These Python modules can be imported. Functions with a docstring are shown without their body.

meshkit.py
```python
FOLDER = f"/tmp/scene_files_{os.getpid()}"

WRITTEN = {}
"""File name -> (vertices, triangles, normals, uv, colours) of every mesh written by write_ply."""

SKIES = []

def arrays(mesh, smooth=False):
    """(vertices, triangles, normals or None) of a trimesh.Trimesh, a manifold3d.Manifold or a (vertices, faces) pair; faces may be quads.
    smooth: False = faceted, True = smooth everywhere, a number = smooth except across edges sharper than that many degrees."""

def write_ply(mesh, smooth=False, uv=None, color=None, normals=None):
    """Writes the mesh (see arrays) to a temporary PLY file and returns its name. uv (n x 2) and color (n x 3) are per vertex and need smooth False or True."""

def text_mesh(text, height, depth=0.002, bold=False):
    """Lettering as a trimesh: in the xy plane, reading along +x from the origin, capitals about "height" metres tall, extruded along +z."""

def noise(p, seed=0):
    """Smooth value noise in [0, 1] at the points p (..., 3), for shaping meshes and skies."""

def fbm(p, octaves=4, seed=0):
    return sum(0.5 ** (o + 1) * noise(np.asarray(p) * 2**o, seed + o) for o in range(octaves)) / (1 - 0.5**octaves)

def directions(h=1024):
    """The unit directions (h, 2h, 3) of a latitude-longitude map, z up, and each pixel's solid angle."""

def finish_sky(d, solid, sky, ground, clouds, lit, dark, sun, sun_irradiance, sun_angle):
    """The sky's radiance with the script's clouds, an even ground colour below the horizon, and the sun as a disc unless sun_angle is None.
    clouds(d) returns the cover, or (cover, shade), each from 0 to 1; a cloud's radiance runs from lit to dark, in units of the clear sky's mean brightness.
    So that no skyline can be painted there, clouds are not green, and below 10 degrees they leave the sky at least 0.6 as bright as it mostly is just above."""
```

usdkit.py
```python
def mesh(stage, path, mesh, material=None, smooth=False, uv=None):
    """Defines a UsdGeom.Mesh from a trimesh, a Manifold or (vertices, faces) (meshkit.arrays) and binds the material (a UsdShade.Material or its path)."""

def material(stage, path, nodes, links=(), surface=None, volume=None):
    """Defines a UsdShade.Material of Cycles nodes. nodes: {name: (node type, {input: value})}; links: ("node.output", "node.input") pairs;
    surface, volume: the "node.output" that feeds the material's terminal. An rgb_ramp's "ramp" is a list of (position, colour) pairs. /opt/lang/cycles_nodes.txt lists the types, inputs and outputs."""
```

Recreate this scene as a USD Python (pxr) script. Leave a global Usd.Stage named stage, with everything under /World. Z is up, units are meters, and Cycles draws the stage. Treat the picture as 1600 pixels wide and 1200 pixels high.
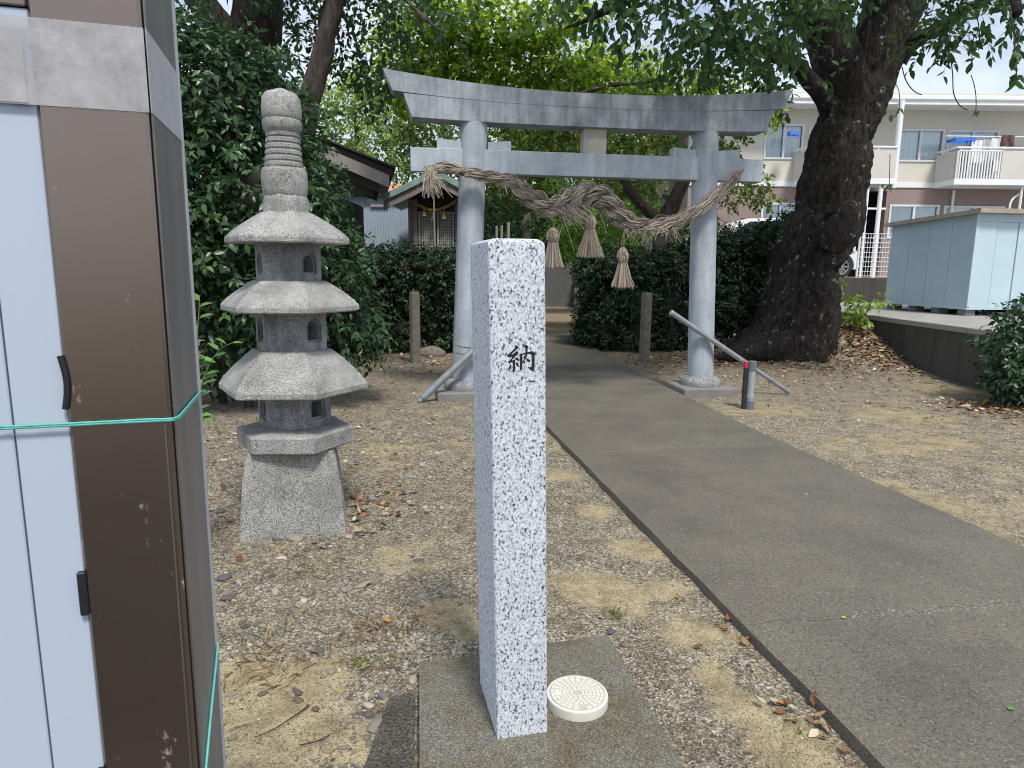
import math, numpy as np, trimesh, manifold3d, usdkit, meshkit
from manifold3d import Manifold, CrossSection
from pxr import Usd, UsdGeom, UsdLux, UsdShade, Gf, Sdf, Vt

stage = Usd.Stage.CreateInMemory()
UsdGeom.SetStageUpAxis(stage, 'Z'); UsdGeom.SetStageMetersPerUnit(stage, 1.0)
world = UsdGeom.Xform.Define(stage, '/World'); stage.SetDefaultPrim(world.GetPrim())
# ---------------------------------------------------------------- camera, sky, sun, exposure
F, H, PITCH, ROLL = 1060.0, 1.5, math.radians(9.6), 0.010
EXPOSURE = 0.68
SUN_AZ, SUN_EL, SUN_I, SUN_ANG = math.radians(160), math.radians(58), 0.66, 11.0     # azimuth clockwise from +y
SKY = 0.103
fw = np.array([0, math.cos(PITCH), -math.sin(PITCH)]); r0 = np.array([1.0, 0, 0]); u0 = np.cross(r0, fw)
rt = r0 * math.cos(ROLL) + u0 * math.sin(ROLL); up = -r0 * math.sin(ROLL) + u0 * math.cos(ROLL)
CAM = np.array([0, 0, H])
cam = UsdGeom.Camera.Define(stage, '/World/camera')
cam.CreateHorizontalApertureAttr(36.0); cam.CreateVerticalApertureAttr(27.0)
cam.CreateFocalLengthAttr(36.0 * F / 1600.0)
cam.CreateClippingRangeAttr(Gf.Vec2f(0.05, 2000.0))
cam.CreateExposureAttr(EXPOSURE)
cam.AddTransformOp().Set(Gf.Matrix4d(*rt, 0, *up, 0, *(-fw), 0, *CAM, 1))
sund = np.array([math.sin(SUN_AZ) * math.cos(SUN_EL), math.cos(SUN_AZ) * math.cos(SUN_EL), math.sin(SUN_EL)])
sun = UsdLux.DistantLight.Define(stage, '/World/sun')
sun.CreateIntensityAttr(SUN_I); sun.CreateAngleAttr(SUN_ANG); sun.CreateNormalizeAttr(True); sun.CreateColorAttr(Gf.Vec3f(1, 0.95, 0.87))
zx = np.cross([0, 0, 1.0], sund); zx /= np.linalg.norm(zx); zy = np.cross(sund, zx)
sun.AddTransformOp().Set(Gf.Matrix4d(*zx, 0, *zy, 0, *sund, 0, 0, 0, 50, 1))
sky = UsdLux.DomeLight.Define(stage, '/World/sky')
skm = usdkit.material(stage, '/World/Looks/sky_look', {
    'sky': ('sky_texture', {'sky_type': 'single_scattering', 'sun_disc': False, 'sun_elevation': SUN_EL, 'sun_rotation': math.atan2(sund[0], sund[1]), 'aerosol_density': 1.3}),
    'tc': ('texture_coordinate', {}), 'mp': ('mapping', {'scale': (1.6, 1.6, 4.0)}),
    'n': ('noise_texture', {'scale': 2.2, 'detail': 7.0, 'roughness': 0.58}),
    'r': ('rgb_ramp', {'ramp': [(0.0, (0.3,) * 3), (0.38, (0.36,) * 3), (0.56, (0.97,) * 3), (1, (1.0,) * 3)]}),
    'm': ('mix', {'color2': (5.2, 5.8, 6.7)}),
    'b': ('background_shader', {'strength': SKY})},
    [('tc.generated', 'mp.vector'), ('mp.vector', 'n.vector'), ('n.fac', 'r.fac'), ('r.color', 'm.fac'), ('sky.color', 'm.color1'), ('m.color', 'b.color')], surface='b.background')
UsdShade.MaterialBindingAPI.Apply(sky.GetPrim()).Bind(skm)
sky.GetPrim().SetCustomDataByKey('kind', 'structure'); sky.GetPrim().SetCustomDataByKey('label', 'hazy bright sky with thin white cloud')

# ---------------------------------------------------------------- helpers
rng = np.random.default_rng(7)
A = lambda *x: np.array(x, float)
unit = lambda v: np.asarray(v, float) / (np.linalg.norm(v, axis=-1, keepdims=True) + 1e-12)
def ray(x, y): return fw * F + rt * (x - 800) - up * (y - 600)
def at(x, y, Y):
    d = ray(x, y); return CAM + d * (Y / d[1])
def gd(x, y, z=0.0):
    d = ray(x, y); return CAM + d * ((z - H) / d[2])
used, LOC = {}, {'/World': np.zeros(3)}
def path_for(parent, name):
    base = f'{parent}/{name}'; k = used.get(base, -1) + 1; used[base] = k
    return base if k == 0 else f'{base}_{k:03d}'
def tags(p, label=None, cat=None, group=None, kind=None):
    for k, v in (('label', label), ('category', cat), ('group', group), ('kind', kind)):
        if v: p.SetCustomDataByKey(k, v)
def thing(name, label, cat, loc=(0, 0, 0), group=None, kind=None):
    p = path_for('/World', name); x = UsdGeom.Xform.Define(stage, p); loc = A(*loc)
    x.AddTranslateOp().Set(Gf.Vec3d(*loc)); LOC[p] = loc; tags(x.GetPrim(), label, cat, group, kind); return p
def sub(parent, name):   # a part that is itself a mesh is made with O(); this only reserves a path
    return path_for(parent, name)
def O(name, mesh, mat, parent='/World', smooth=False, label=None, cat=None, group=None, kind=None, tint=None):
    """mesh in world coordinates -> one Mesh prim under parent"""
    p = path_for(parent, name); off = LOC[parent]
    if hasattr(mesh, 'to_mesh'):
        m = mesh.to_mesh(); mesh = (np.array(m.vert_properties[:, :3]), np.array(m.tri_verts))
    if isinstance(mesh, trimesh.Trimesh): mesh = (np.array(mesh.vertices), np.array(mesh.faces))
    v = np.asarray(mesh[0], float) - off; f = np.asarray(mesh[1])
    g = usdkit.mesh(stage, p, (v, f), mat, smooth)
    if tint is not None:
        UsdGeom.PrimvarsAPI(g).CreatePrimvar('tint', Sdf.ValueTypeNames.Color3fArray, 'vertex').Set(Vt.Vec3fArray.FromNumpy(np.asarray(tint, np.float32)))
    LOC[p] = off; tags(g.GetPrim(), label, cat, group, kind); return p
def cat(ms):
    vs, fs, n = [], [], 0
    for m in ms:
        if hasattr(m, 'to_mesh'):
            q = m.to_mesh(); m = (q.vert_properties[:, :3], q.tri_verts)
        elif isinstance(m, trimesh.Trimesh): m = (m.vertices, m.faces)
        f = np.asarray(m[1])
        if f.shape[1] == 4: f = np.vstack([f[:, [0, 1, 2]], f[:, [0, 2, 3]]])
        vs.append(np.asarray(m[0], float)); fs.append(f + n); n += len(m[0])
    return np.vstack(vs), np.vstack(fs)
def tri(m):
    if hasattr(m, 'to_mesh'):
        q = m.to_mesh(); m = (q.vert_properties[:, :3], q.tri_verts)
    return trimesh.Trimesh(np.asarray(m[0], float), np.asarray(m[1]), process=False) if isinstance(m, tuple) else m
def mf(m):
    m = tri(m); m = trimesh.Trimesh(m.vertices, m.faces, process=True)
    return Manifold(manifold3d.Mesh(np.asarray(m.vertices, np.float32), np.asarray(m.faces, np.uint32)))
def box(x0, x1, y0, y1, z0, z1, c=0.0):
    """axis aligned box, chamfered by c"""
    if c <= 0:
        m = Manifold.cube([x1 - x0, y1 - y0, z1 - z0]).translate([x0, y0, z0])
    else:
        a, b, d = x1 - x0, y1 - y0, z1 - z0
        pts = []
        for sx in (0, 1):
            for sy in (0, 1):
                for sz in (0, 1):
                    for k in range(3):
                        q = [sx * a, sy * b, sz * d]
                        for j in range(3):
                            if j != k: q[j] += c * (1 - 2 * (sx, sy, sz)[j])
                        pts.append(q)
        m = Manifold.hull_points(pts).translate([x0, y0, z0])
    q = m.to_mesh(); return np.array(q.vert_properties[:, :3]), np.array(q.tri_verts)
def frame(m, o, ex, ey=None, ez=(0, 0, 1)):
    """maps local x,y,z of m to directions ex,ey,ez at origin o"""
    ex = unit(A(*ex)); ez = unit(A(*ez)); ey = np.cross(ez, ex) if ey is None else A(*ey)
    m = tri(m); return (np.asarray(m.vertices) @ np.stack([ex, ey, ez]) + A(*o), np.asarray(m.faces))
def tube(pts, rad, sides=8, cap=True, ridges=0, ramp=0.0, seed=0, twist=0.0):
    p = np.asarray(pts, float); n = len(p); rad = np.broadcast_to(rad, (n,)).astype(float)
    t = unit(np.gradient(p, axis=0)); a = np.zeros_like(p)
    ref = A(0, 0, 1) if abs(t[0][2]) < 0.9 else A(1, 0, 0)
    a[0] = unit(np.cross(t[0], ref))
    for i in range(1, n):
        q = a[i - 1] - t[i] * (a[i - 1] @ t[i]); a[i] = unit(q)
    b = np.cross(t, a); ang = np.arange(sides) * 2 * np.pi / sides
    an = ang[None] + twist * np.arange(n)[:, None] * 0
    dirv = np.cos(an)[..., None] * a[:, None] + np.sin(an)[..., None] * b[:, None]
    v = p[:, None] + rad[:, None, None] * dirv
    if ridges:
        s = np.linspace(0, 1, n)
        rr = np.zeros((n, sides)); r2 = np.random.default_rng(seed)
        for k in range(ridges):
            m = r2.integers(2, 8); rr += np.cos(m * (ang[None] + twist * s[:, None]) + r2.uniform(0, 6.28)) / m * r2.uniform(.5, 1.2)
        v = p[:, None] + rad[:, None, None] * dirv * (1 + ramp * rr[..., None])
    v = v.reshape(-1, 3); f = []
    i, j = np.meshgrid(np.arange(n - 1), np.arange(sides), indexing='ij')
    q = np.stack([i * sides + j, i * sides + (j + 1) % sides, (i + 1) * sides + (j + 1) % sides, (i + 1) * sides + j], -1).reshape(-1, 4)
    f = np.vstack([q[:, [0, 1, 2]], q[:, [0, 2, 3]]])
    if cap:
        k = len(v); v = np.vstack([v, p[0], p[-1]]); jj = np.arange(sides)
        f = np.vstack([f, np.stack([np.full(sides, k), (jj + 1) % sides, jj], 1), np.stack([np.full(sides, k + 1), (n - 1) * sides + jj, (n - 1) * sides + (jj + 1) % sides], 1)])
    return v, f
def smoothpath(pts, n):
    p = np.asarray(pts, float); t = np.concatenate([[0], np.cumsum(np.linalg.norm(np.diff(p[:, :3], axis=0), axis=1))])
    from scipy.interpolate import PchipInterpolator
    return PchipInterpolator(t / t[-1], p)(np.linspace(0, 1, n))
def lathe(prof, sides=48, loc=(0, 0, 0)):
    p = np.asarray(prof, float); n = len(p); ang = np.arange(sides) * 2 * np.pi / sides
    v = np.stack([p[:, None, 0] * np.cos(ang), p[:, None, 0] * np.sin(ang), np.broadcast_to(p[:, None, 1], (n, sides))], -1).reshape(-1, 3) + A(*loc)
    i, j = np.meshgrid(np.arange(n - 1), np.arange(sides), indexing='ij')
    q = np.stack([i * sides + j, i * sides + (j + 1) % sides, (i + 1) * sides + (j + 1) % sides, (i + 1) * sides + j], -1).reshape(-1, 4)
    f = np.vstack([q[:, [0, 1, 2]], q[:, [0, 2, 3]]]); jj = np.arange(1, sides - 1)
    if p[0, 0] < .001: f = np.vstack([f, np.stack([jj * 0, jj + 1, jj], 1)])
    if p[-1, 0] < .001: f = np.vstack([f, np.stack([jj * 0, jj, jj + 1], 1) + (n - 1) * sides])
    return v, f
def prism(poly, z0, z1):
    m = CrossSection([np.asarray(poly, float)], manifold3d.FillRule.NonZero).extrude(z1 - z0).translate([0, 0, z0]).to_mesh()
    return np.array(m.vert_properties[:, :3]), np.array(m.tri_verts)
def rough(m, amp, scale, seed=0, length=None):
    """subdivides and displaces a closed mesh so that its faces are slightly uneven"""
    m = mf(m)
    if length: m = m.refine_to_length(length)
    q = m.to_mesh(); v, f = np.array(q.vert_properties[:, :3], float), np.array(q.tri_verts)
    n = trimesh.Trimesh(v, f, process=False).vertex_normals
    return v + n * ((meshkit.fbm(v * scale, 3, seed) - 0.5) * 2 * amp)[:, None], f

# ---------------------------------------------------------------- materials
def M(name, nodes, links, surface='p.BSDF'):
    return usdkit.material(stage, '/World/Looks/' + name, nodes, links, surface=surface)
def plain(name, col, rough_=0.6, metal=0.0, var=0.12, scale=6.0, bump=0.0, bscale=80.0, dirt=None, streak=False, spec=0.5):
    """a painted or cast surface: colour varies a little, dirt in patches, fine bump"""
    c = A(*col); d = A(*(dirt if dirt else c * (1 - 2 * var)))
    nodes = {'g': ('geometry', {}), 'mp': ('mapping', {'scale': (1, 1, 0.12) if streak else (1, 1, 1)}),
             'n': ('noise_texture', {'scale': scale, 'detail': 6.0, 'roughness': 0.62}),
             'r': ('rgb_ramp', {'ramp': [(0.25, tuple(d)), (0.5, tuple(c * (1 - var / 2))), (0.75, tuple(np.minimum(c * (1 + var), 0.95)))]}),
             'n2': ('noise_texture', {'scale': bscale, 'detail': 3.0}), 'b': ('bump', {'strength': bump, 'distance': 0.003}),
             'p': ('principled_bsdf', {'roughness': rough_, 'metallic': metal, 'specular_ior_level': spec})}
    links = [('g.position', 'mp.vector'), ('mp.vector', 'n.vector'), ('n.fac', 'r.fac'), ('r.color', 'p.base_color'), ('g.position', 'n2.vector')]
    if bump > 0: links += [('n2.fac', 'b.height'), ('b.normal', 'p.normal')]
    return M(name, nodes, links)
def granite(name, light, mid, dark, scale, amt=0.36, soft=0.05, bump=0.25, stain=(0.8, 0.8, 0.8), stain_scale=2.5, stretch=1.0, rough_=0.75, mottle=0.82, fleck=None, streak=1.0):
    nodes = {'g': ('geometry', {}), 'mp': ('mapping', {'scale': (1, 1, stretch)}),
             'n': ('noise_texture', {'scale': scale, 'detail': 2.5, 'roughness': 0.6, 'distortion': 0.4}),
             'r': ('rgb_ramp', {'ramp': [(0.0, dark), (amt, dark), (amt + soft, mid), (amt + soft + 0.13, light), (0.655, light), (0.69, fleck or light), (1, fleck or light)]}),
             'n3': ('noise_texture', {'scale': scale * 0.9, 'detail': 2.0}), 'r3': ('rgb_ramp', {'ramp': [(0.35, (mottle,) * 3), (0.65, (1.0 + (1 - mottle) * .55,) * 3)]}),
             'm3': ('mix', {'mix_type': 'multiply', 'fac': 1.0}),
             'n2': ('noise_texture', {'scale': stain_scale, 'detail': 6.0, 'roughness': 0.65}), 'r2': ('rgb_ramp', {'ramp': [(0.3, stain), (0.6, (1, 1, 1))]}),
             'm2': ('mix', {'mix_type': 'multiply', 'fac': 1.0}), 'mp4': ('mapping', {'scale': (1, 1, 0.14)}), 'n4': ('noise_texture', {'scale': 11.0, 'detail': 6.0, 'roughness': 0.68}), 'r4': ('rgb_ramp', {'ramp': [(0.36, (streak,) * 3), (0.58, (1, 1, 1))]}), 'm4': ('mix', {'mix_type': 'multiply', 'fac': 1.0}), 'mp2': ('mapping', {'location': (3.1, 1.7, 9.2)}),
             'b': ('bump', {'strength': bump, 'distance': 0.002}),
             'p': ('principled_bsdf', {'roughness': rough_, 'specular_ior_level': 0.35})}
    return M(name, nodes, [('g.position', 'mp.vector'), ('mp.vector', 'n.vector'), ('n.fac', 'r.fac'), ('g.position', 'mp2.vector'), ('mp2.vector', 'n3.vector'), ('n3.fac', 'r3.fac'),
                           ('r.color', 'm3.color1'), ('r3.color', 'm3.color2'), ('g.position', 'n2.vector'), ('n2.fac', 'r2.fac'),
                           ('m3.color', 'm2.color1'), ('r2.color', 'm2.color2'), ('g.position', 'mp4.vector'), ('mp4.vector', 'n4.vector'), ('n4.fac', 'r4.fac'), ('m2.color', 'm4.color1'), ('r4.color', 'm4.color2'), ('m4.color', 'p.base_color'), ('n.fac', 'b.height'), ('b.normal', 'p.normal')])
def leafmat(name, rough_=0.42, trans=0.3, spec=0.5):
    nodes = {'a': ('attribute', {'attribute': 'tint'}), 'p': ('principled_bsdf', {'roughness': rough_, 'specular_ior_level': spec}),
             'h': ('hsv', {'hue': 0.485, 'saturation': 1.1, 'value': 1.9}), 't': ('translucent_bsdf', {}), 'm': ('mix_closure', {'fac': trans})}
    return M(name, nodes, [('a.color', 'p.base_color'), ('a.color', 'h.color'), ('h.color', 't.color'), ('p.BSDF', 'm.closure1'), ('t.BSDF', 'm.closure2')], surface='m.closure')
def tintmat(name, rough_=0.8, spec=0.3):
    return M(name, {'a': ('attribute', {'attribute': 'tint'}), 'p': ('principled_bsdf', {'roughness': rough_, 'specular_ior_level': spec})}, [('a.color', 'p.base_color')])
L_gloss = leafmat('glossy_leaf', 0.36, 0.14, 0.4)
L_soft = leafmat('soft_leaf', 0.5, 0.36, 0.35)
L_thin = leafmat('thin_leaf', 0.55, 0.6, 0.3)
L_dark = leafmat('hedge_leaf', 0.5, 0.1, 0.3)
T_matte = tintmat('tinted_matte', 0.85, 0.25)
T_straw = tintmat('straw', 0.75, 0.3)
def barkmat(name, c1, c2, lich, lthr=0.70):
    nodes = {'g': ('geometry', {}), 'mp': ('mapping', {'scale': (1, 1, 0.3)}), 'n': ('noise_texture', {'scale': 14.0, 'detail': 8.0, 'roughness': 0.7, 'distortion': 0.6}),
             'r': ('rgb_ramp', {'ramp': [(0.36, c1), (0.72, c2)]}), 'l': ('noise_texture', {'scale': 9.0, 'detail': 5.0, 'roughness': 0.7}),
             'lr': ('rgb_ramp', {'ramp': [(lthr - 0.02, (0, 0, 0)), (lthr + 0.01, (1, 1, 1))]}), 'm': ('mix', {'color2': lich}),
             'b': ('bump', {'strength': 1.0, 'distance': 0.12}), 'p': ('principled_bsdf', {'roughness': 0.9, 'specular_ior_level': 0.2})}
    return M(name, nodes, [('g.position', 'mp.vector'), ('mp.vector', 'n.vector'), ('n.fac', 'r.fac'), ('g.position', 'l.vector'), ('l.fac', 'lr.fac'), ('lr.color', 'm.fac'), ('r.color', 'm.color1'),
                           ('m.color', 'p.base_color'), ('n.fac', 'b.height'), ('b.normal', 'p.normal')])
basecon = plain('base_concrete', (0.19, 0.185, 0.175), 0.9, scale=8.0, bump=0.4)
tan_stone = plain('tan_stone', (0.37, 0.355, 0.31), 0.85, scale=8.0, bump=0.2)
B_cherry = barkmat('cherry_bark', (0.009, 0.008, 0.0075), (0.078, 0.066, 0.058), (0.26, 0.27, 0.25), 0.64)
B_grey = barkmat('grey_bark', (0.05, 0.042, 0.036), (0.16, 0.135, 0.115), (0.25, 0.26, 0.22), 0.70)
B_twig = plain('twig', (0.028, 0.022, 0.016), 0.9)  # near black, so the crown cores can stand for inner shade
granite_white = granite('white_granite', (0.60, 0.64, 0.70), (0.36, 0.39, 0.43), (0.055, 0.06, 0.07), 145.0, 0.372, 0.035, 0.08, (0.93, 0.93, 0.93), 3.0, 0.72, 0.55)
granite_grey = granite('grey_granite', (0.55, 0.55, 0.53), (0.29, 0.29, 0.28), (0.06, 0.06, 0.06), 210.0, 0.43, 0.04, 0.6, (0.60, 0.60, 0.58), 6.0, streak=.82)
granite_worn = granite('weathered_granite', (0.50, 0.51, 0.52), (0.30, 0.305, 0.315), (0.07, 0.072, 0.078), 210.0, 0.43, 0.05, 0.6, (0.58, 0.58, 0.60), 9.0, streak=.6)
torii_stone = granite('torii_stone', (0.41, 0.455, 0.505), (0.385, 0.43, 0.475), (0.27, 0.30, 0.33), 80.0, 0.30, 0.06, 0.25, (0.74, 0.75, 0.76), 3.0, mottle=.92, streak=.80)
torii_top = granite('torii_lintel_stone', (0.345, 0.385, 0.425), (0.325, 0.36, 0.395), (0.24, 0.265, 0.29), 80.0, 0.30, 0.06, 0.35, (0.62, 0.615, 0.62), 3.6, mottle=.90, streak=.66)
concrete = granite('path_concrete', (0.150, 0.135, 0.107), (0.120, 0.108, 0.087), (0.058, 0.052, 0.043), 130.0, 0.36, 0.06, 0.35, (0.70, 0.70, 0.71), 1.6, fleck=(.34, .33, .30))
slabcon = granite('slab_concrete', (0.21, 0.195, 0.165), (0.15, 0.14, 0.117), (0.08, 0.075, 0.066), 210.0, 0.42, 0.08, 0.5, (0.66, 0.58, 0.36), 5.0, fleck=(.42, .40, .35))
wallcon = plain('wall_concrete', (0.062, 0.057, 0.05), 0.9, dirt=(0.02, 0.019, 0.018), scale=5.0, streak=True, bump=0.4)
lotcon = plain('lot_concrete', (0.30, 0.29, 0.27), 0.9, scale=2.0, bump=0.2)
postcon = plain('post_concrete', (0.17, 0.155, 0.125), 0.9, scale=14.0, bump=0.5, dirt=(0.075, 0.07, 0.062))
BLACK = plain('black_paint', (0.008, 0.009, 0.012), 0.5, var=0.02)
bronze = M('bronze_aluminium', {'g': ('geometry', {}), 'n': ('noise_texture', {'scale': 5.0, 'detail': 6.0}), 'r': ('rgb_ramp', {'ramp': [(0.3, (0.235, 0.185, 0.152)), (0.7, (0.275, 0.22, 0.185))]}),
    'mp': ('mapping', {'scale': (1, 1, .55)}), 'w': ('noise_texture', {'scale': 38.0, 'detail': 6.0, 'roughness': 0.72}), 'wr': ('rgb_ramp', {'ramp': [(0.625, (0, 0, 0)), (0.69, (.6,) * 3)]}), 'm': ('mix', {'color2': (0.62, 0.61, 0.60)}),
    'mr': ('map_range', {'to_min': 0.27, 'to_max': 0.75}), 'mm': ('map_range', {'to_min': 1.0, 'to_max': 0.1}), 'p': ('principled_bsdf', {})},
    [('g.position', 'n.vector'), ('n.fac', 'r.fac'), ('g.position', 'mp.vector'), ('mp.vector', 'w.vector'), ('w.fac', 'wr.fac'), ('wr.color', 'm.fac'), ('r.color', 'm.color1'), ('m.color', 'p.base_color'), ('wr.color', 'mr.value'), ('mr.result', 'p.roughness'), ('wr.color', 'mm.value'), ('mm.result', 'p.metallic')])
bronze_side = plain('scuffed_aluminium', (0.205, 0.19, 0.182), 0.42, 0.8, var=0.2, scale=18.0, streak=True, bump=0.03)
panelw = plain('white_panel', (0.39, 0.455, 0.55), 0.35, 0.0, var=0.02, scale=3.0)
plast = plain('white_plastic', (0.60, 0.59, 0.53), 0.45, var=0.04, scale=30.0)
plastf = plain('plastic_floor', (0.44, 0.43, 0.38), 0.55, var=0.08, scale=30.0)
plastg = plain('plastic_groove', (0.35, 0.34, 0.29), 0.7, var=0.1, scale=30.0)
pvc = plain('grey_pvc', (0.30, 0.325, 0.35), 0.45, var=0.08, scale=20.0)
pvcd = plain('dark_grey_pvc', (0.13, 0.14, 0.155), 0.5, var=0.08, scale=20.0)
pvcb = plain('black_pipe', (0.022, 0.023, 0.027), 0.5)
redt = plain('red_tape', (0.45, 0.04, 0.055), 0.5)
teal = plain('teal_twine', (0.10, 0.42, 0.37), 0.5, var=0.15, scale=300.0)
galv = plain('galvanised_pipe', (0.26, 0.28, 0.30), 0.5, 0.35, var=0.15, scale=12.0)
wood_d = plain('dark_wood', (0.035, 0.027, 0.022), 0.8, scale=9.0, streak=True)
wood_g = plain('grey_weathered_wood', (0.25, 0.225, 0.215), 0.85, scale=9.0, streak=True)
lattw = plain('lattice_wood', (0.46, 0.43, 0.41), 0.85, scale=9.0)
wood_m = plain('board_wood', (0.27, 0.245, 0.235), 0.85, scale=9.0, streak=True)
copper = plain('green_copper', (0.24, 0.36, 0.33), 0.6, var=0.15)
corru = plain('blue_corrugated', (0.36, 0.43, 0.49), 0.5, var=0.06)
orange = plain('orange_roof', (0.50, 0.24, 0.15), 0.8)
cream = plain('cream_wall', (0.61, 0.58, 0.51), 0.85, var=0.05, scale=0.8)
bpanel = plain('balcony_panel', (0.55, 0.53, 0.48), 0.7, var=0.04, scale=1.0)
mauve = plain('mauve_wall', (0.27, 0.205, 0.19), 0.85, var=0.07, scale=0.8)
white = plain('white_paint', (0.74, 0.75, 0.75), 0.5, var=0.04)
alum = plain('sash_aluminium', (0.66, 0.68, 0.70), 0.4, var=0.05)
curtain = plain('curtain', (0.88, 0.90, 0.90), 0.9, var=0.06, scale=12.0)
darkin = plain('dark_interior', (0.035, 0.035, 0.04), 0.9)
shedb = plain('pale_blue_steel', (0.41, 0.52, 0.62), 0.45, var=0.05, scale=2.0)
shedl = plain('pale_blue_door', (0.44, 0.57, 0.63), 0.45, var=0.05, scale=2.0)
shedr = plain('shed_roof', (0.37, 0.31, 0.24), 0.7, var=0.18, scale=7.0)
blockc = plain('block_concrete', (0.22, 0.215, 0.2), 0.9)
carw = plain('car_white', (0.78, 0.79, 0.79), 0.18, var=0.01)
rubber = plain('rubber', (0.02, 0.02, 0.021), 0.8)
rim = plain('alloy', (0.6, 0.61, 0.63), 0.3, 0.8)
blue = plain('blue_plastic', (0.05, 0.17, 0.62), 0.5)
cloth = plain('white_cloth', (0.75, 0.76, 0.80), 0.9)
brownc = plain('brown_cloth', (0.10, 0.055, 0.05), 0.9)
navy = plain('navy_cloth', (0.02, 0.025, 0.06), 0.9)
terra = plain('terracotta', (0.45, 0.22, 0.12), 0.8)
glass = M('window_glass', {'f': ('fresnel', {'IOR': 1.5}), 't': ('transparent_bsdf', {'color': (0.96, 0.98, 0.98)}), 'g': ('glossy_bsdf', {'roughness': 0.02, 'color': (0.9, 0.95, 1.0)}), 'm': ('mix_closure', {})},
          [('f.fac', 'm.fac'), ('t.BSDF', 'm.closure1'), ('g.BSDF', 'm.closure2')], surface='m.closure')
tape_m = M('cloth_tape', {'g': ('geometry', {}), 'w': ('noise_texture', {'scale': 40.0, 'detail': 6.0, 'roughness': 0.75}), 'r': ('rgb_ramp', {'ramp': [(0.36, (0.28,) * 3), (0.66, (0.82,) * 3)]}),
                          'mp': ('mapping', {'scale': (900, 900, 900)}), 'mg': ('wave_texture', {'scale': 0.35, 'bands_direction': 'z', 'distortion': 1.0}),
                          'p': ('principled_bsdf', {'base_color': (0.45, 0.44, 0.455), 'roughness': 0.55}), 't': ('transparent_bsdf', {}), 'm': ('mix_closure', {})},
           [('g.position', 'w.vector'), ('w.fac', 'r.fac'), ('r.color', 'm.fac'), ('t.BSDF', 'm.closure1'), ('p.BSDF', 'm.closure2')], surface='m.closure')
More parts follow.
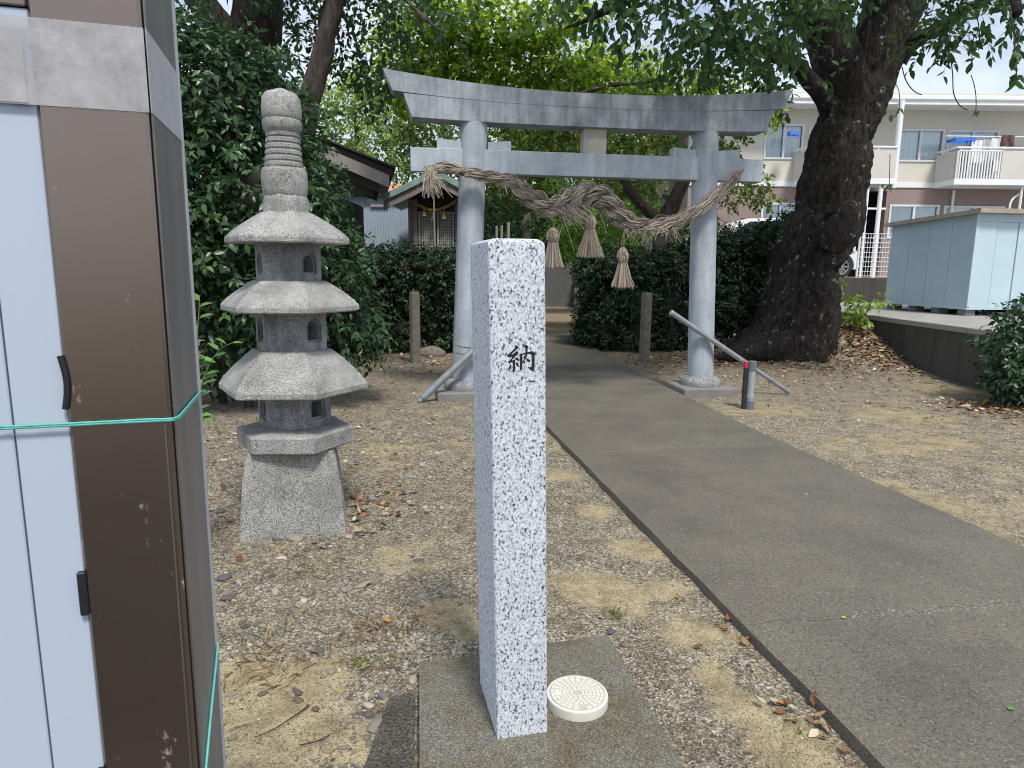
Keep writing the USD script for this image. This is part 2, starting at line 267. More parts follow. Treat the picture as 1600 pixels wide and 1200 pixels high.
ground_m = M('gravelly_sand', {
    'g': ('geometry', {}), 'big': ('noise_texture', {'scale': 1.15, 'detail': 7.0, 'roughness': 0.62, 'distortion': 0.5}),
    'sx': ('separate_xyz', {}), 'lx': ('map_range', {'from_min': -2.5, 'from_max': 3.0, 'to_min': -0.03, 'to_max': 0.07, 'clamp': True}),
    'ad': ('math', {'math_type': 'multiply_add', 'value2': 1.5, 'value3': -0.75}), 'at': ('attribute', {'attribute': 'tint'}), 'as': ('math', {'math_type': 'add'}), 'hf': ('noise_texture', {'scale': 28.0, 'detail': 6.0, 'roughness': 0.7}), 'mk': ('rgb_ramp', {'ramp': [(0.30, (0.04,) * 3), (0.45, (0.5,) * 3), (0.60, (0.97,) * 3)]}), 'gs': ('noise_texture', {'scale': 170.0, 'detail': 2.0}), 'gsr': ('rgb_ramp', {'ramp': [(0.36, (0.36, 0.34, 0.32)), (0.44, (1, 1, 1)), (0.64, (1, 1, 1)), (0.7, (1.3, 1.3, 1.3))]}), 'mg': ('mix', {'mix_type': 'multiply', 'fac': 1.0}),
    'v': ('voronoi_texture', {'scale': 115.0, 'randomness': 1.0}), 'vr': ('rgb_ramp', {'ramp': [(0.0, (0.068, 0.061, 0.05)), (0.35, (0.17, 0.15, 0.118)), (0.7, (0.29, 0.255, 0.185)), (0.9, (0.41, 0.38, 0.32)), (1, (0.54, 0.51, 0.46))]}),
    'sc': ('separate_color', {}), 'fn': ('noise_texture', {'scale': 60.0, 'detail': 6.0, 'roughness': 0.75}),
    'sr': ('rgb_ramp', {'ramp': [(0.3, (0.18, 0.148, 0.094)), (0.48, (0.365, 0.308, 0.193)), (0.75, (0.47, 0.405, 0.265))]}), 'm': ('mix', {}),
    'sm': ('noise_texture', {'scale': 6.0, 'detail': 8.0, 'roughness': 0.72}), 'srr': ('rgb_ramp', {'ramp': [(0.34, (0.55, 0.52, 0.49)), (0.58, (1, 1, 1))]}), 'mm': ('mix', {'mix_type': 'multiply', 'fac': 1.0}),
    'far': ('map_range', {'from_min': 6.5, 'from_max': 11, 'to_min': 0.0, 'to_max': 0.5, 'clamp': True}), 'md': ('mix', {'color2': (0.155, 0.122, 0.085)}),  # browner dirt far off, with the shade behind the gate painted in
    'bm': ('math', {'math_type': 'multiply_add', 'value2': 0.6}), 'b': ('bump', {'strength': 0.9, 'distance': 0.006}), 'p': ('principled_bsdf', {'roughness': 0.95, 'specular_ior_level': 0.15})},
    [('g.position', 'big.vector'), ('g.position', 'sx.vector'), ('sx.x', 'lx.value'), ('g.position', 'hf.vector'), ('hf.fac', 'ad.value1'), ('at.fac', 'as.value1'), ('ad.value', 'as.value2'), ('as.value', 'mk.fac'), ('g.position', 'gs.vector'), ('gs.fac', 'gsr.fac'), ('sr.color', 'mg.color1'), ('gsr.color', 'mg.color2'), ('g.position', 'v.vector'), ('v.color', 'sc.color'), ('sc.r', 'vr.fac'),
     ('g.position', 'fn.vector'), ('fn.fac', 'sr.fac'), ('mk.color', 'm.fac'), ('vr.color', 'm.color1'), ('mg.color', 'm.color2'), ('g.position', 'sm.vector'), ('sm.fac', 'srr.fac'), ('m.color', 'mm.color1'), ('srr.color', 'mm.color2'),
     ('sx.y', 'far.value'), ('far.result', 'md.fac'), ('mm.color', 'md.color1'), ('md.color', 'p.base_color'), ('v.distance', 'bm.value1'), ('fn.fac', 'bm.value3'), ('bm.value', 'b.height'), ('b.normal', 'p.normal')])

# ---------------------------------------------------------------- ground
def gz(x, y):
    x, y = np.asarray(x, float), np.asarray(y, float)
    z = 0.62 * np.exp(-(((x - 6.0) / 0.75) ** 2 + ((y - 12.4) / 1.5) ** 2)) + 0.22 * np.exp(-(((x - 4.9) / 1.3) ** 2 + ((y - 11.9) / 1.3) ** 2))
    p = np.stack([x, y, 0 * x], -1)
    near = np.exp(-((y - 6) / 12) ** 2)
    z = z + near * (0.03 * (meshkit.fbm(p * 1.3, 3, 3) - 0.5) + 0.012 * (meshkit.fbm(p * 9, 2, 5) - 0.5))
    inpath = (x > 0.3 - .18 * (y - 6.2)) & (x < 2.9 - .17 * (y - 3.0)) & (y < 16)
    return np.where(inpath & (y < 12), np.minimum(z, 0.015), z)
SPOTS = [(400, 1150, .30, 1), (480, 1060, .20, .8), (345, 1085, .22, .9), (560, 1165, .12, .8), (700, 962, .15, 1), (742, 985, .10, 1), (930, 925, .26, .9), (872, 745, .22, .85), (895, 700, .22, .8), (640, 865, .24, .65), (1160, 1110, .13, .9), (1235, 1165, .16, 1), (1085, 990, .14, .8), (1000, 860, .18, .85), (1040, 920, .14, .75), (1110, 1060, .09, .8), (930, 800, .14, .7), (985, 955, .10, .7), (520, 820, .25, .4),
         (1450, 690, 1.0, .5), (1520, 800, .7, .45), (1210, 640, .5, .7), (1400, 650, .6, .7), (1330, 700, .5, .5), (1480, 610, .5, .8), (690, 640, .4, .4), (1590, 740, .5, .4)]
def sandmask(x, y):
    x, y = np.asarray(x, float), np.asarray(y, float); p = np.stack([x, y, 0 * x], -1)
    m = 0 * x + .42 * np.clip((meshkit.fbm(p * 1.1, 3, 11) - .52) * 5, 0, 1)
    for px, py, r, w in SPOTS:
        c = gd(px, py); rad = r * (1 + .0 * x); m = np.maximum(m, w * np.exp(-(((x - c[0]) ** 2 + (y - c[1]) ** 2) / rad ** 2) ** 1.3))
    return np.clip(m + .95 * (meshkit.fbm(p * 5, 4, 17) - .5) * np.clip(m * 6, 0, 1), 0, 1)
gx = np.concatenate([-np.geomspace(400, 5.2, 14), np.arange(-5, 7.5, 0.045), np.geomspace(7.7, 400, 14)])
gy = np.concatenate([-np.geomspace(300, 1.2, 12), np.arange(-0.5, 14.5, 0.045), np.geomspace(14.8, 500, 16)])
X, Y = np.meshgrid(gx, gy)
V = np.stack([X, Y, gz(X, Y)], -1).reshape(-1, 3); nx, ny = len(gx), len(gy)
i, j = np.meshgrid(np.arange(ny - 1), np.arange(nx - 1), indexing='ij'); q = np.stack([i * nx + j, i * nx + j + 1, (i + 1) * nx + j + 1, (i + 1) * nx + j], -1).reshape(-1, 4)
V_s = sandmask(V[:, 0], V[:, 1]); V_s = np.where(V[:, 1] > 17.5, np.maximum(V_s, .9), V_s)  # far ground made paler: a sunlit strip painted in as sand
O('ground', (V, np.vstack([q[:, [0, 1, 2]], q[:, [0, 2, 3]]])), ground_m, smooth=True, tint=np.repeat(V_s[:, None], 3, 1), kind='structure', label='sandy gravel ground with worn pale patches, far sun and shade painted in')

# concrete path in slabs
pl = lambda y: 0.344 - 0.178 * (y - 6.163) - 0.0015 * (y - 3) ** 2 * (y > 9)
prx = lambda y: np.interp(y, [0, 3.4, 5.58, 9.34, 11.5, 14.6, 17], [3.36, 2.724, 2.309, 1.80, 1.62, 1.42, 1.30])
pth = thing('path', 'grey concrete path leading under the stone gate', None, kind='structure')
cuts = [-0.35, 2.62, 5.35, 8.25, 11.4, 15.0]
for k in range(5):
    def edge(c, crack):
        s = np.linspace(0, 1, 24); a = A(pl(c), c); b = A(prx(c - .0), c + 0.32 if k >= 0 else c)
        e = a + (b - a) * s[:, None]
        if crack: e[:, 1] += (meshkit.fbm(np.stack([s * 14, s * 0 + c, s * 0], -1), 3, 2) - .5) * 0.09
        return e
    lo, hi = edge(cuts[k], k == 1), edge(cuts[k + 1], k == 0)
    ys = np.linspace(cuts[k], cuts[k + 1], 14)[1:-1]
    g_ = 0.0025 if k > 1 else 0.0016
    left = np.stack([pl(ys) + (meshkit.noise(np.stack([ys * 7, ys * 0, ys * 0], -1)) - .5) * .012, ys], 1); right = np.stack([prx(ys), ys + 0.32], 1)
    poly = np.vstack([lo + [0, g_], right, hi[::-1] - [0, g_], left[::-1]])
    O('slab', prism(poly, -0.08, 0.05), concrete, pth)

dep = plain('lime_deposit', (0.31, 0.295, 0.26), 0.95, scale=40.0)
def deposits(c, crack, n, s0, s1, spread, seed, size):
    rg_ = np.random.default_rng(seed); s = rg_.uniform(s0, s1, n); a = A(pl(c), c); b = A(prx(c), c + .32); e_ = a + (b - a) * s[:, None]
    if crack: e_[:, 1] += (meshkit.fbm(np.stack([s * 14, s * 0 + c, s * 0], -1), 3, 2) - .5) * 0.09
    e_ = e_ + np.column_stack([rg_.normal(0, .01, n), rg_.normal(0, spread, n)]); ms = []
    for (x, y) in e_:
        k = 6; r = size * rg_.uniform(.4, 1.3, k); an = np.linspace(0, 6.283, k, endpoint=False) + rg_.uniform(0, 1); el = rg_.uniform(1, 2.5)
        v = np.vstack([[(x, y, .0522)], np.column_stack([x + r * el * np.cos(an), y + r * .6 * np.sin(an), np.full(k, .0506)])]); ms.append((v, np.array([[0, 1 + q, 1 + (q + 1) % k] for q in range(k)])))
    O('lime_deposit', cat(ms), dep, pth, kind='stuff')
deposits(cuts[1], True, 260, .25, 1, .016, 1, .0036); deposits(cuts[2], False, 260, .25, .95, .035, 2, .0035); deposits(cuts[3], False, 90, .1, 1, .012, 3, .005)
added_road_m = plain('asphalt', (0.045, 0.044, 0.043), 0.9, bump=0.4)
O('added_road', box(-60, 60, -7.0, -0.9, -.3, .03), added_road_m, kind='structure', label='dark asphalt sheet added unseen behind the viewer for the bronze post to reflect')  # unseen, added so the low part of the bronze post mirrors something dark

# pebbles: real stones, thinning out with distance
gmask = lambda x, y: np.clip(1.05 - sandmask(x, y) * 1.5, 0.05, 1) * np.where(x < 0.6, 1, 0.8)
def icopeb(c, r, seed):
    rg = np.random.default_rng(seed); base = np.array([[1, 0, 0], [-1, 0, 0], [0, 1, 0], [0, -1, 0], [0, 0, 1], [0, 0, -1]], float)
    f0 = np.array([[0, 2, 4], [2, 1, 4], [1, 3, 4], [3, 0, 4], [2, 0, 5], [1, 2, 5], [3, 1, 5], [0, 3, 5]]); n = len(c)
    b = base[None] * rg.uniform(0.75, 1.2, (n, 6, 1)); s = np.stack([rg.uniform(0.8, 1.5, n), rg.uniform(0.7, 1.0, n), rg.uniform(0.35, 0.65, n)], -1)
    b = b * s[:, None] * r[:, None, None]; a = rg.uniform(0, 6.28, n); ca, sa = np.cos(a), np.sin(a)
    v = np.stack([b[..., 0] * ca[:, None] - b[..., 1] * sa[:, None], b[..., 0] * sa[:, None] + b[..., 1] * ca[:, None], b[..., 2]], -1) + c[:, None]
    return v.reshape(-1, 3), (f0[None] + 6 * np.arange(n)[:, None, None]).reshape(-1, 3)
PCOL = np.array([[.09, .088, .088], [.13, .125, .115], [.18, .165, .14], [.25, .215, .165], [.30, .27, .22], [.38, .36, .32], [.15, .115, .085], [.085, .088, .096], [.21, .20, .185], [.26, .195, .12]])
def scatter(n, seed, rmin, rmax, dmax=9.0):
    rg = np.random.default_rng(seed); r = 1.7 * (dmax / 1.7) ** rg.uniform(0, 1, n); a = np.radians(rg.uniform(-42, 42, n)); x, y = r * np.sin(a), r * np.cos(a)
    keep = rg.uniform(0, 1, n) < gmask(x, y)
    keep &= ~((x > pl(y) - 0.01) & (x < prx(y - .3) + .01)) & ~((np.abs(x - 0.1 + .14 * (y - 1.8)) < 0.43) & (y < 2.62)) & (y > 1.0) & (x < 6)
    x, y = x[keep], y[keep]; r = (rmin + (rmax - rmin) * rg.power(0.35, len(x))) * np.clip(np.hypot(x, y) / 3.2, 0.9, 1.6)
    return np.stack([x, y, gz(x, y) + r * 0.15], -1), r
c1, r1 = scatter(200000, 21, 0.0026, 0.0075)
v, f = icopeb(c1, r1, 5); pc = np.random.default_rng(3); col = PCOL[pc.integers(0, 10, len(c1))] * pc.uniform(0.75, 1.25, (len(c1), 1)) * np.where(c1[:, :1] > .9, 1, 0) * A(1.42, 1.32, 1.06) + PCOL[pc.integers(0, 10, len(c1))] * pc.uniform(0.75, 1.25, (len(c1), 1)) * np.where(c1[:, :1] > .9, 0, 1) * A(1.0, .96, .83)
O('gravel', (v, f), T_matte, smooth=True, kind='stuff', label='fine mixed gravel strewn over the sandy ground', cat='gravel', tint=np.repeat(col, 6, 0))
# coarser stones, a carpet round the pagoda and by the old slab
rg = np.random.default_rng(31); n = 9000
xa, ya = rg.normal(-1.75, 0.75, n), rg.normal(4.3, 1.3, n); xb, yb = rg.normal(-0.42, 0.10, 260), rg.uniform(1.7, 2.5, 260); xc, yc = rg.uniform(-2.2, 0.3, 900), rg.uniform(2.2, 7.4, 900)
xx, yy = np.concatenate([xa, xb, xc]), np.concatenate([ya, yb, yc]); ok = (xx < 0.05) & (yy > 1.3) & (yy < 8.2) & ~((np.abs(xx + 1.27) < .30) & (np.abs(yy - 3.88) < .3)) & (xx > -4.5)
xx, yy = xx[ok], yy[ok]; rr = 0.0055 + 0.014 * rg.power(0.26, len(xx)); cc = np.stack([xx, yy, gz(xx, yy) + rr * .15], -1)
SUBD = 0
def ico2(c, r, seed):
    rg = np.random.default_rng(seed); b0 = trimesh.creation.icosphere(SUBD); bv = np.array(b0.vertices); k = len(bv); n = len(c)
    b = bv[None] * (1 + 0.13 * rg.normal(size=(n, k, 1))).clip(.8, 1.25); s = np.stack([rg.uniform(0.9, 1.6, n), rg.uniform(0.7, 1.05, n), rg.uniform(0.35, 0.6, n)], -1)
    b = b * s[:, None] * r[:, None, None]; a = rg.uniform(0, 6.28, n); ca, sa = np.cos(a), np.sin(a)
    v = np.stack([b[..., 0] * ca[:, None] - b[..., 1] * sa[:, None], b[..., 0] * sa[:, None] + b[..., 1] * ca[:, None], b[..., 2]], -1) + c[:, None]
    return v.reshape(-1, 3), (np.array(b0.faces)[None] + k * np.arange(n)[:, None, None]).reshape(-1, 3), k
v, f, k = ico2(cc, rr, 6); col = PCOL[rg.choice(10, len(cc), p=[.05, .1, .15, .17, .14, .06, .1, .03, .12, .08])] * rg.uniform(0.7, 1.2, (len(cc), 1)) * A(1.0, .97, .85)
O('coarse_gravel', (v, f), T_matte, smooth=True, kind='stuff', label='coarse rounded river gravel around the stone pagoda', cat='gravel', tint=np.repeat(col, k, 0))
# the larger loose stones, one by one
spots = [(462, 842, .036, 3), (440, 872, .022, 5), (415, 848, .03, 2), (505, 842, .02, 1), (545, 838, .022, 4), (480, 858, .02, 7), (430, 925, .022, 4), (475, 942, .02, 5), (567, 918, .022, 3), (538, 925, .018, 8), (350, 905, .03, 7), (355, 936, .026, 0),
         (645, 1062, .016, 4), (588, 1135, .026, 2), (576, 1118, .018, 0), (600, 1090, .024, 1), (625, 1095, .018, 4), (500, 1020, .018, 7), (655, 878, .018, 7), (955, 990, .02, 7), (975, 1010, .014, 6), (620, 1085, .016, 1), (340, 775, .03, 2), (350, 720, .034, 4),
         (345, 800, .03, 0), (360, 690, .03, 4), (395, 828, .03, 7), (580, 780, .028, 8), (552, 775, .03, 6), (660, 728, .03, 4), (675, 695, .02, 3), (640, 770, .024, 8), (720, 690, .022, 1), (535, 650, .02, 5), (1040, 760, .008, 5)]
SUBD = 1; seen_labels = set()
def place(px, py):
    return ('by the pagoda foot' if 372 < px < 560 and 820 < py < 890 else 'left of the pagoda pedestal' if px < 372 and py < 850 else 'below the pagoda near the bronze post' if px < 420 else 'beside the mossy slab' if 560 < px < 660 and py > 1040
            else 'right of the pagoda' if px < 640 and py < 830 else 'on gravel between pagoda and marker pillar' if px < 740 else 'along the left edge of the path' if px < 1330 and py > 740 else 'near the right shrub' if px > 1300 else 'at the path edge')
def unique(base, extra):
    l_ = base
    for w in extra:
        if l_ not in seen_labels: break
        l_ = base + w
    seen_labels.add(l_); return l_
STONEC = ['dark grey', 'grey', 'grey-beige', 'tan', 'light beige', 'whitish', 'brown', 'bluish black', 'mid grey', 'ochre']
def stone_label(px, py, ci):
    return unique(f'{STONEC[ci]} rounded stone {place(px, py)}', [', the farther one', ', nearest the viewer', ', beside leaves', ', half buried'])
for a, (px, py, r, ci) in enumerate(spots):
    g0 = gd(px, py); v, f, k = ico2(A(0, 0, 0)[None], A(r), 100 + a); v = trimesh.Trimesh(v, f); v = v.subdivide_loop(1); z = float(gz(g0[0], g0[1]))
    t = O('loose_stone', (np.array(v.vertices) * 1.1 + A(g0[0], g0[1], z + r * .2), v.faces), T_matte, smooth=True, tint=np.repeat(PCOL[ci][None], len(v.vertices), 0), cat='stone', group='larger stones loose on the gravel', label=stone_label(px, py, ci))

# ---------------------------------------------------------------- concrete slab, marker, lid
sB, sC, sD = A(-0.336, 2.322), A(0.397, 2.53), A(0.535, 1.72); sAa = A(-0.25, 1.70)
dirn = unit(sD - sC); dl = unit(sAa - sB)
O('base_slab', rough(prism(np.array([sB, sB + dl * 1.1, sC + dirn * 1.3, sC]), -0.05, 0.05), 0.002, 9, 1, 0.05), slabcon, smooth=25, label='mossy concrete slab under the white marker pillar', cat='concrete slab')
O('old_slab', rough(prism(np.array([sB + [-.085, -.16], sB + [-.12, -1.0], sB + dl * 1.0 + [-.015, 0], sB + dl * .12 + [-.015, 0]]), -0.05, 0.014), 0.004, 8, 2, 0.04), granite('old_concrete', (0.13, 0.12, 0.10), (0.09, 0.083, 0.07), (0.04, 0.037, 0.032), 120.0, 0.42, 0.08, 0.9, (0.5, 0.48, 0.44), 7.0, fleck=(.3, .28, .24)), smooth=25, label='low broken concrete strip left of the mossy slab, half under gravel', cat='concrete slab')

PX = A(-0.035, 1.907, 0.05); pe = unit(A(0.158, 0.036, 0)); pn = A(-pe[1], pe[0], 0); W_, D_, HT = 0.163, 0.31, 1.535
lean = A(-0.034, 0.0, 0)                    # it leans a little to the left
def marker_xf(v):
    v = np.asarray(v, float); return PX + v[:, :1] * pe + v[:, 1:2] * pn + v[:, 2:] * A(0, 0, 1) + lean * (v[:, 2:] / 1.5)
c_ = .004
pts = []
for (x, y) in ((0, 0), (W_, 0), (W_, D_), (0, D_)):
    sx, sy = (1 if x == 0 else -1), (1 if y == 0 else -1)
    for z in (0, HT - 0.020): pts += [(x + sx * c_, y, z), (x, y + sy * c_, z)]
    pts += [(x + sx * (c_ + .005), y + sy * .001, HT - .010), (x + sx * .002, y + sy * (c_ + .005), HT - .010)]
    pts += [(x + sx * .018, y + sy * .012, HT - .001), (x + sx * .026, y + sy * .022, HT)]
mk = Manifold.hull_points(pts)
# the carved character, stroke by stroke (units: fractions of its 46 mm square)
S = [[(430, 180), (470, 175), (545, 240), (490, 265), (340, 415), (290, 485), (235, 478), (240, 430), (330, 360), (440, 240)],
     [(255, 470), (285, 425), (360, 420), (480, 345), (535, 375), (500, 420), (380, 530), (300, 655), (250, 620), (330, 545), (370, 490), (300, 490)],
     [(250, 615), (330, 590), (470, 545), (480, 560), (340, 625), (285, 662)],
     [(455, 500), (490, 495), (540, 545), (530, 590), (490, 575), (460, 530)],
     [(385, 600), (435, 595), (437, 860), (400, 905), (375, 880), (388, 800)],
     [(300, 690), (335, 720), (315, 790), (260, 835), (228, 862), (235, 835), (285, 760)],
     [(455, 645), (480, 640), (535, 690), (528, 745), (495, 740), (475, 700)],
     [(565, 410), (625, 405), (625, 640), (632, 790), (600, 855), (570, 835), (575, 640)],
     [(570, 405), (640, 392), (720, 372), (868, 342), (950, 370), (992, 410), (958, 450), (955, 800), (915, 880), (860, 830), (790, 770), (800, 758), (865, 770), (885, 760), (888, 450), (860, 405), (760, 400), (640, 425), (600, 430)],
     [(680, 185), (735, 160), (800, 215), (775, 260), (765, 420), (735, 520), (660, 625), (618, 650), (612, 632), (680, 550), (718, 430), (722, 260)],
     [(735, 520), (760, 528), (840, 575), (850, 600), (830, 628), (790, 605), (748, 560)]]
def marker_uv(px, py):     # pixel of the photograph on the front face -> local x, z
    n_ = np.cross(pe, A(0, 0, 1)); x_, z_ = 0.08, 0.8
    d = ray(px, py); t = ((PX - CAM) @ n_) / (d @ n_); p = CAM + d * t - PX
    z_ = p[2]; x_ = (p - lean * (z_ / 1.5)) @ pe; return x_, z_
gl = None
for s in S:
    pl_ = np.array([marker_uv(780 + a / 1200 * 70, 530 + b / 1200 * 70) for a, b in s])
    c = CrossSection([pl_], manifold3d.FillRule.NonZero)
    if c.area() < 1e-9: c = CrossSection([pl_[::-1]], manifold3d.FillRule.NonZero)
    gl = c if gl is None else gl + c
gl = gl.offset(0.0007, manifold3d.JoinType.Round)
toloc = lambda m, y0: m.rotate([90, 0, 0]).translate([0, y0, 0])       # extruded along z -> along -y
mk = mk - toloc(gl.extrude(0.02), 0.0045)
mq = mk.refine_to_length(0.08).to_mesh()
t = thing('stone_marker', 'tall white speckled granite pillar with one black carved character, in the foreground', 'stone pillar', PX)
O('pillar', (marker_xf(mq.vert_properties[:, :3]), np.array(mq.tri_verts)), granite_white, t, smooth=20)
gq = toloc(gl.extrude(0.002), 0.0045).to_mesh()
O('carved_character', (marker_xf(gq.vert_properties[:, :3]), np.array(gq.tri_verts)), BLACK, t, label='black carved character 納')

LC = A(0.232, 2.098, 0.05); LR = 0.105
t = thing('access_cover', 'round white plastic inspection cover on the slab beside the marker pillar', 'drain cover', LC)
O('rim', lathe([(LR - .001, -0.004), (LR, 0.002), (LR, .028), (LR - .002, .032), (LR - .010, .033), (LR - .011, .0295), (LR - .0125, .0295)], 96, LC), plast, t, smooth=30)
O('lid', lathe([(LR - .0125, .020), (LR - .0125, .0320), (LR - .0150, .0332), (0.0001, .0332)], 96, LC), plastf, t, smooth=30)
bl, lines = [], []
rings = [(0.016, 0.024, 8), (0.028, 0.037, 12), (0.040, 0.050, 18), (0.053, 0.063, 24), (0.066, 0.076, 24), (0.079, 0.089, 24)]
for ri, (a, b, nn) in enumerate(rings):
    for k in range(nn):
        a0, a1 = 2 * np.pi * (k + .10 + .05 * (ri % 2)) / nn, 2 * np.pi * (k + .86) / nn
        if ri > 3 and abs(((a0 + 1.75) % 6.283) - 0.2) < 0.28: continue
        s = np.linspace(a0, a1, 5); poly = np.vstack([np.stack([b * np.cos(s), b * np.sin(s)], 1), np.stack([a * np.cos(s[::-1]), a * np.sin(s[::-1])], 1)])
        m = prism(poly, .0330, .0350); bl.append((m[0] + LC, m[1]))
O('tread_block', cat(bl), plast, t, kind='stuff')
gr_ = []
for k in range(6):
    a = 2 * np.pi * k / 6 + .2; gr_.append(frame(box(.016, .09, -.0009, .0009, .0330, .0336), LC, (math.cos(a), math.sin(a), 0)))
arrow = prism(np.array([(-.083, -.010), (-.060, -.018), (-.064, .012)]), .0331, .0352)
O('groove', cat(gr_), plastg, t, kind='stuff'); O('arrow_mark', (arrow[0] + LC, arrow[1]), plast, t)

# ---------------------------------------------------------------- notice board post at the left edge
K0 = at(263, 600, 0.5); K = A(K0[0], K0[1], 0); e = unit(A(0.96, 0.28, 0)); s_ = A(-e[1], e[0], 0)
proj = lambda p: (800 + F * ((p - CAM) @ rt) / ((p - CAM) @ fw), 600 - F * ((p - CAM) @ up) / ((p - CAM) @ fw))
def solve(fn, target, a, b):
    fa = fn(a) - target
    for _ in range(60):
        m = (a + b) / 2
        if (fn(m) - target) * fa > 0: a = m
        else: b = m
    return (a + b) / 2
zz = K0[2]; ww = solve(lambda d: proj(A(K[0], K[1], zz) - e * d)[0], 101, 0, 0.3); sd = solve(lambda d: proj(A(K[0], K[1], zz) + s_ * d)[0], 303, 0, 0.5)
zk = lambda py, off=0.0: solve(lambda z: -proj(A(K[0], K[1], z))[1], -py, 0, 2.6)
bx = lambda x0, x1, y0, y1, z0, z1, c=0.0: frame(box(x0, x1, y0, y1, z0, z1, c), K, e, s_)     # x along the face (K is x=0), y into the depth
nb = thing('notice_board', 'bronze aluminium board with pale panels standing at the left edge', 'notice board', K)
O('corner_post', bx(-ww, 0, 0, sd, -0.02, 2.25, 0.0022), bronze, nb)
O('side_trim', bx(0.0003, 0.0022, 0.006, sd - 0.002, 0.0, 2.24, 0.0006), bronze_side, nb)
O('edge_bead', frame(tube([(0.0022, sd, 0), (0.0022, sd, 2.24)], 0.0022, 10), K, e, s_), pvc, nb, smooth=True)
O('edge_bead', frame(tube([(-0.0045, -0.0003, 0), (-0.0045, -0.0003, zk(655))], 0.0008, 8), K, e, s_), bronze_side, nb, smooth=True)
seam = solve(lambda d: proj(A(K[0], K[1], zz) - e * d)[0], 11, 0, 0.4)
O('panel', bx(-seam + .0006, -ww - .0003, 0.003, 0.02, 0.02, zk(27) - .0006, 0.0008), panelw, nb)
O('top_rail', bx(-seam - 0.6, -ww - .0003, 0.001, 0.05, zk(27), 2.25, .001), bronze, nb)
O('panel', bx(-seam - 0.6, -seam - .0006, 0.003, 0.02, 0.02, zk(27) - .0006, 0.0008), panelw, nb)
O('lower_rail', bx(-seam - 0.6, -ww - .0003, 0.0205, 0.0495, 0.0, zk(27) - .001), bronze, nb)
for k, (y0, y1, w) in enumerate([(552, 632, 8), (878, 943, 9), (1175, 1280, 9)]):
    z1, z0 = zk(y0) - .0, zk(y1); xw = -ww
    if k == 0:
        cv = [(xw + .001 - .0025 * math.sin(q * math.pi) * -1 - .0015, -0.001, z1 + (z0 - z1) * q) for q in np.linspace(0, 1, 9)]
        m = frame(tube(cv, 0.0023, 8), K, e, s_)
    else: m = bx(xw - .0045, xw + .0016, -0.002, 0.0029, z0, z1, 0.0009)
    O('clip', m, BLACK, nb, label='curved black clip' if k == 0 else None)
zt0, zt1 = zk(176), zk(44)
tp = [bx(-seam - .1, 0.0012, -0.0011, -0.0007, zt0, zt1), bx(0.0024, 0.0029, -0.001, sd + .003, zt0, zt1)]
O('cloth_tape', cat(tp), tape_m, nb, label='frayed translucent cloth tape wrapped round the post')
O('cloth_tape', bx(-seam - .1, -ww - .004, -0.0016, -0.0012, zt0 + .001, zt1 - .012), tape_m, nb)
z_t = zk(656)
tw = [A(-seam - .15, -.0022, z_t + .0004), A(-ww - .015, -.0018, z_t - .0002), A(-.03, -.0016, z_t), A(0.0012, -.0016, z_t), A(.0042, .012, z_t - .0005), A(.0042, sd - .002, z_t + .0005), A(.001, sd + .004, z_t)]
rg = np.random.default_rng(4); tq = smoothpath(tw, 70)
O('plastic_twine', frame(cat([tube(tq, 0.0010, 6), tube(tq + A(0, -.0003, .0014) + rg.normal(0, .0001, tq.shape), 0.0009, 6)]), K, e, s_), teal, smooth=True, label='teal plastic twine tied level round the bronze post', cat='twine')
za, zb = zk(1122), zk(1225)
O('plastic_twine', frame(tube(smoothpath([A(.001, sd + .003, za + .004), A(.0042, sd - .001, za), A(.0042, sd * .5, (za + zb) / 2), A(.0042, .004, zb), A(.002, -.002, zb - .003), A(-.05, -.0017, zb - .03)], 30), 0.0012, 6), K, e, s_), teal, smooth=True, label='loose teal twine slanting down across the narrow side of the bronze post', cat='twine')

# ---------------------------------------------------------------- stone pagoda
PC = A(-1.27, 3.89, 0); vang = math.atan2(PC[0], PC[1])
hexrot = -math.pi / 2 - vang + math.radians(13 + 30)       # direction angle of one corner
hexrot = math.atan2(-PC[1], -PC[0]) + math.radians(-14 + 30)
def hexpts(r, n=6): return np.array([(r * math.cos(hexrot + 2 * math.pi * k / n), r * math.sin(hexrot + 2 * math.pi * k / n)) for k in range(n)])
def hexloft(levels):
    """levels: (radius, z) -> closed hexagonal solid with convex/concave slopes"""
    vs = [np.column_stack([hexpts(r), np.full(6, z)]) for r, z in levels]; v = np.vstack(vs); n = len(levels); f = []
    for a in range(n - 1):
        for k in range(6):
            p, q = a * 6 + k, a * 6 + (k + 1) % 6; f += [[p, q, q + 6], [p, q + 6, p + 6]]
    for k in range(1, 5): f += [[0, k + 1, k], [(n - 1) * 6, (n - 1) * 6 + k, (n - 1) * 6 + k + 1]]
    return v + PC, np.array(f)
pg = thing('stone_pagoda', 'small grey granite three-tiered pagoda with ringed finial, left of the gate', 'stone pagoda', PC)
def arch(w, h, n=10):
    s = np.linspace(0, math.pi, n); return np.vstack([[(-w / 2, 0), (w / 2, 0)], np.stack([w / 2 * np.cos(s), (h - w / 2) + w / 2 * np.sin(s)], 1)])
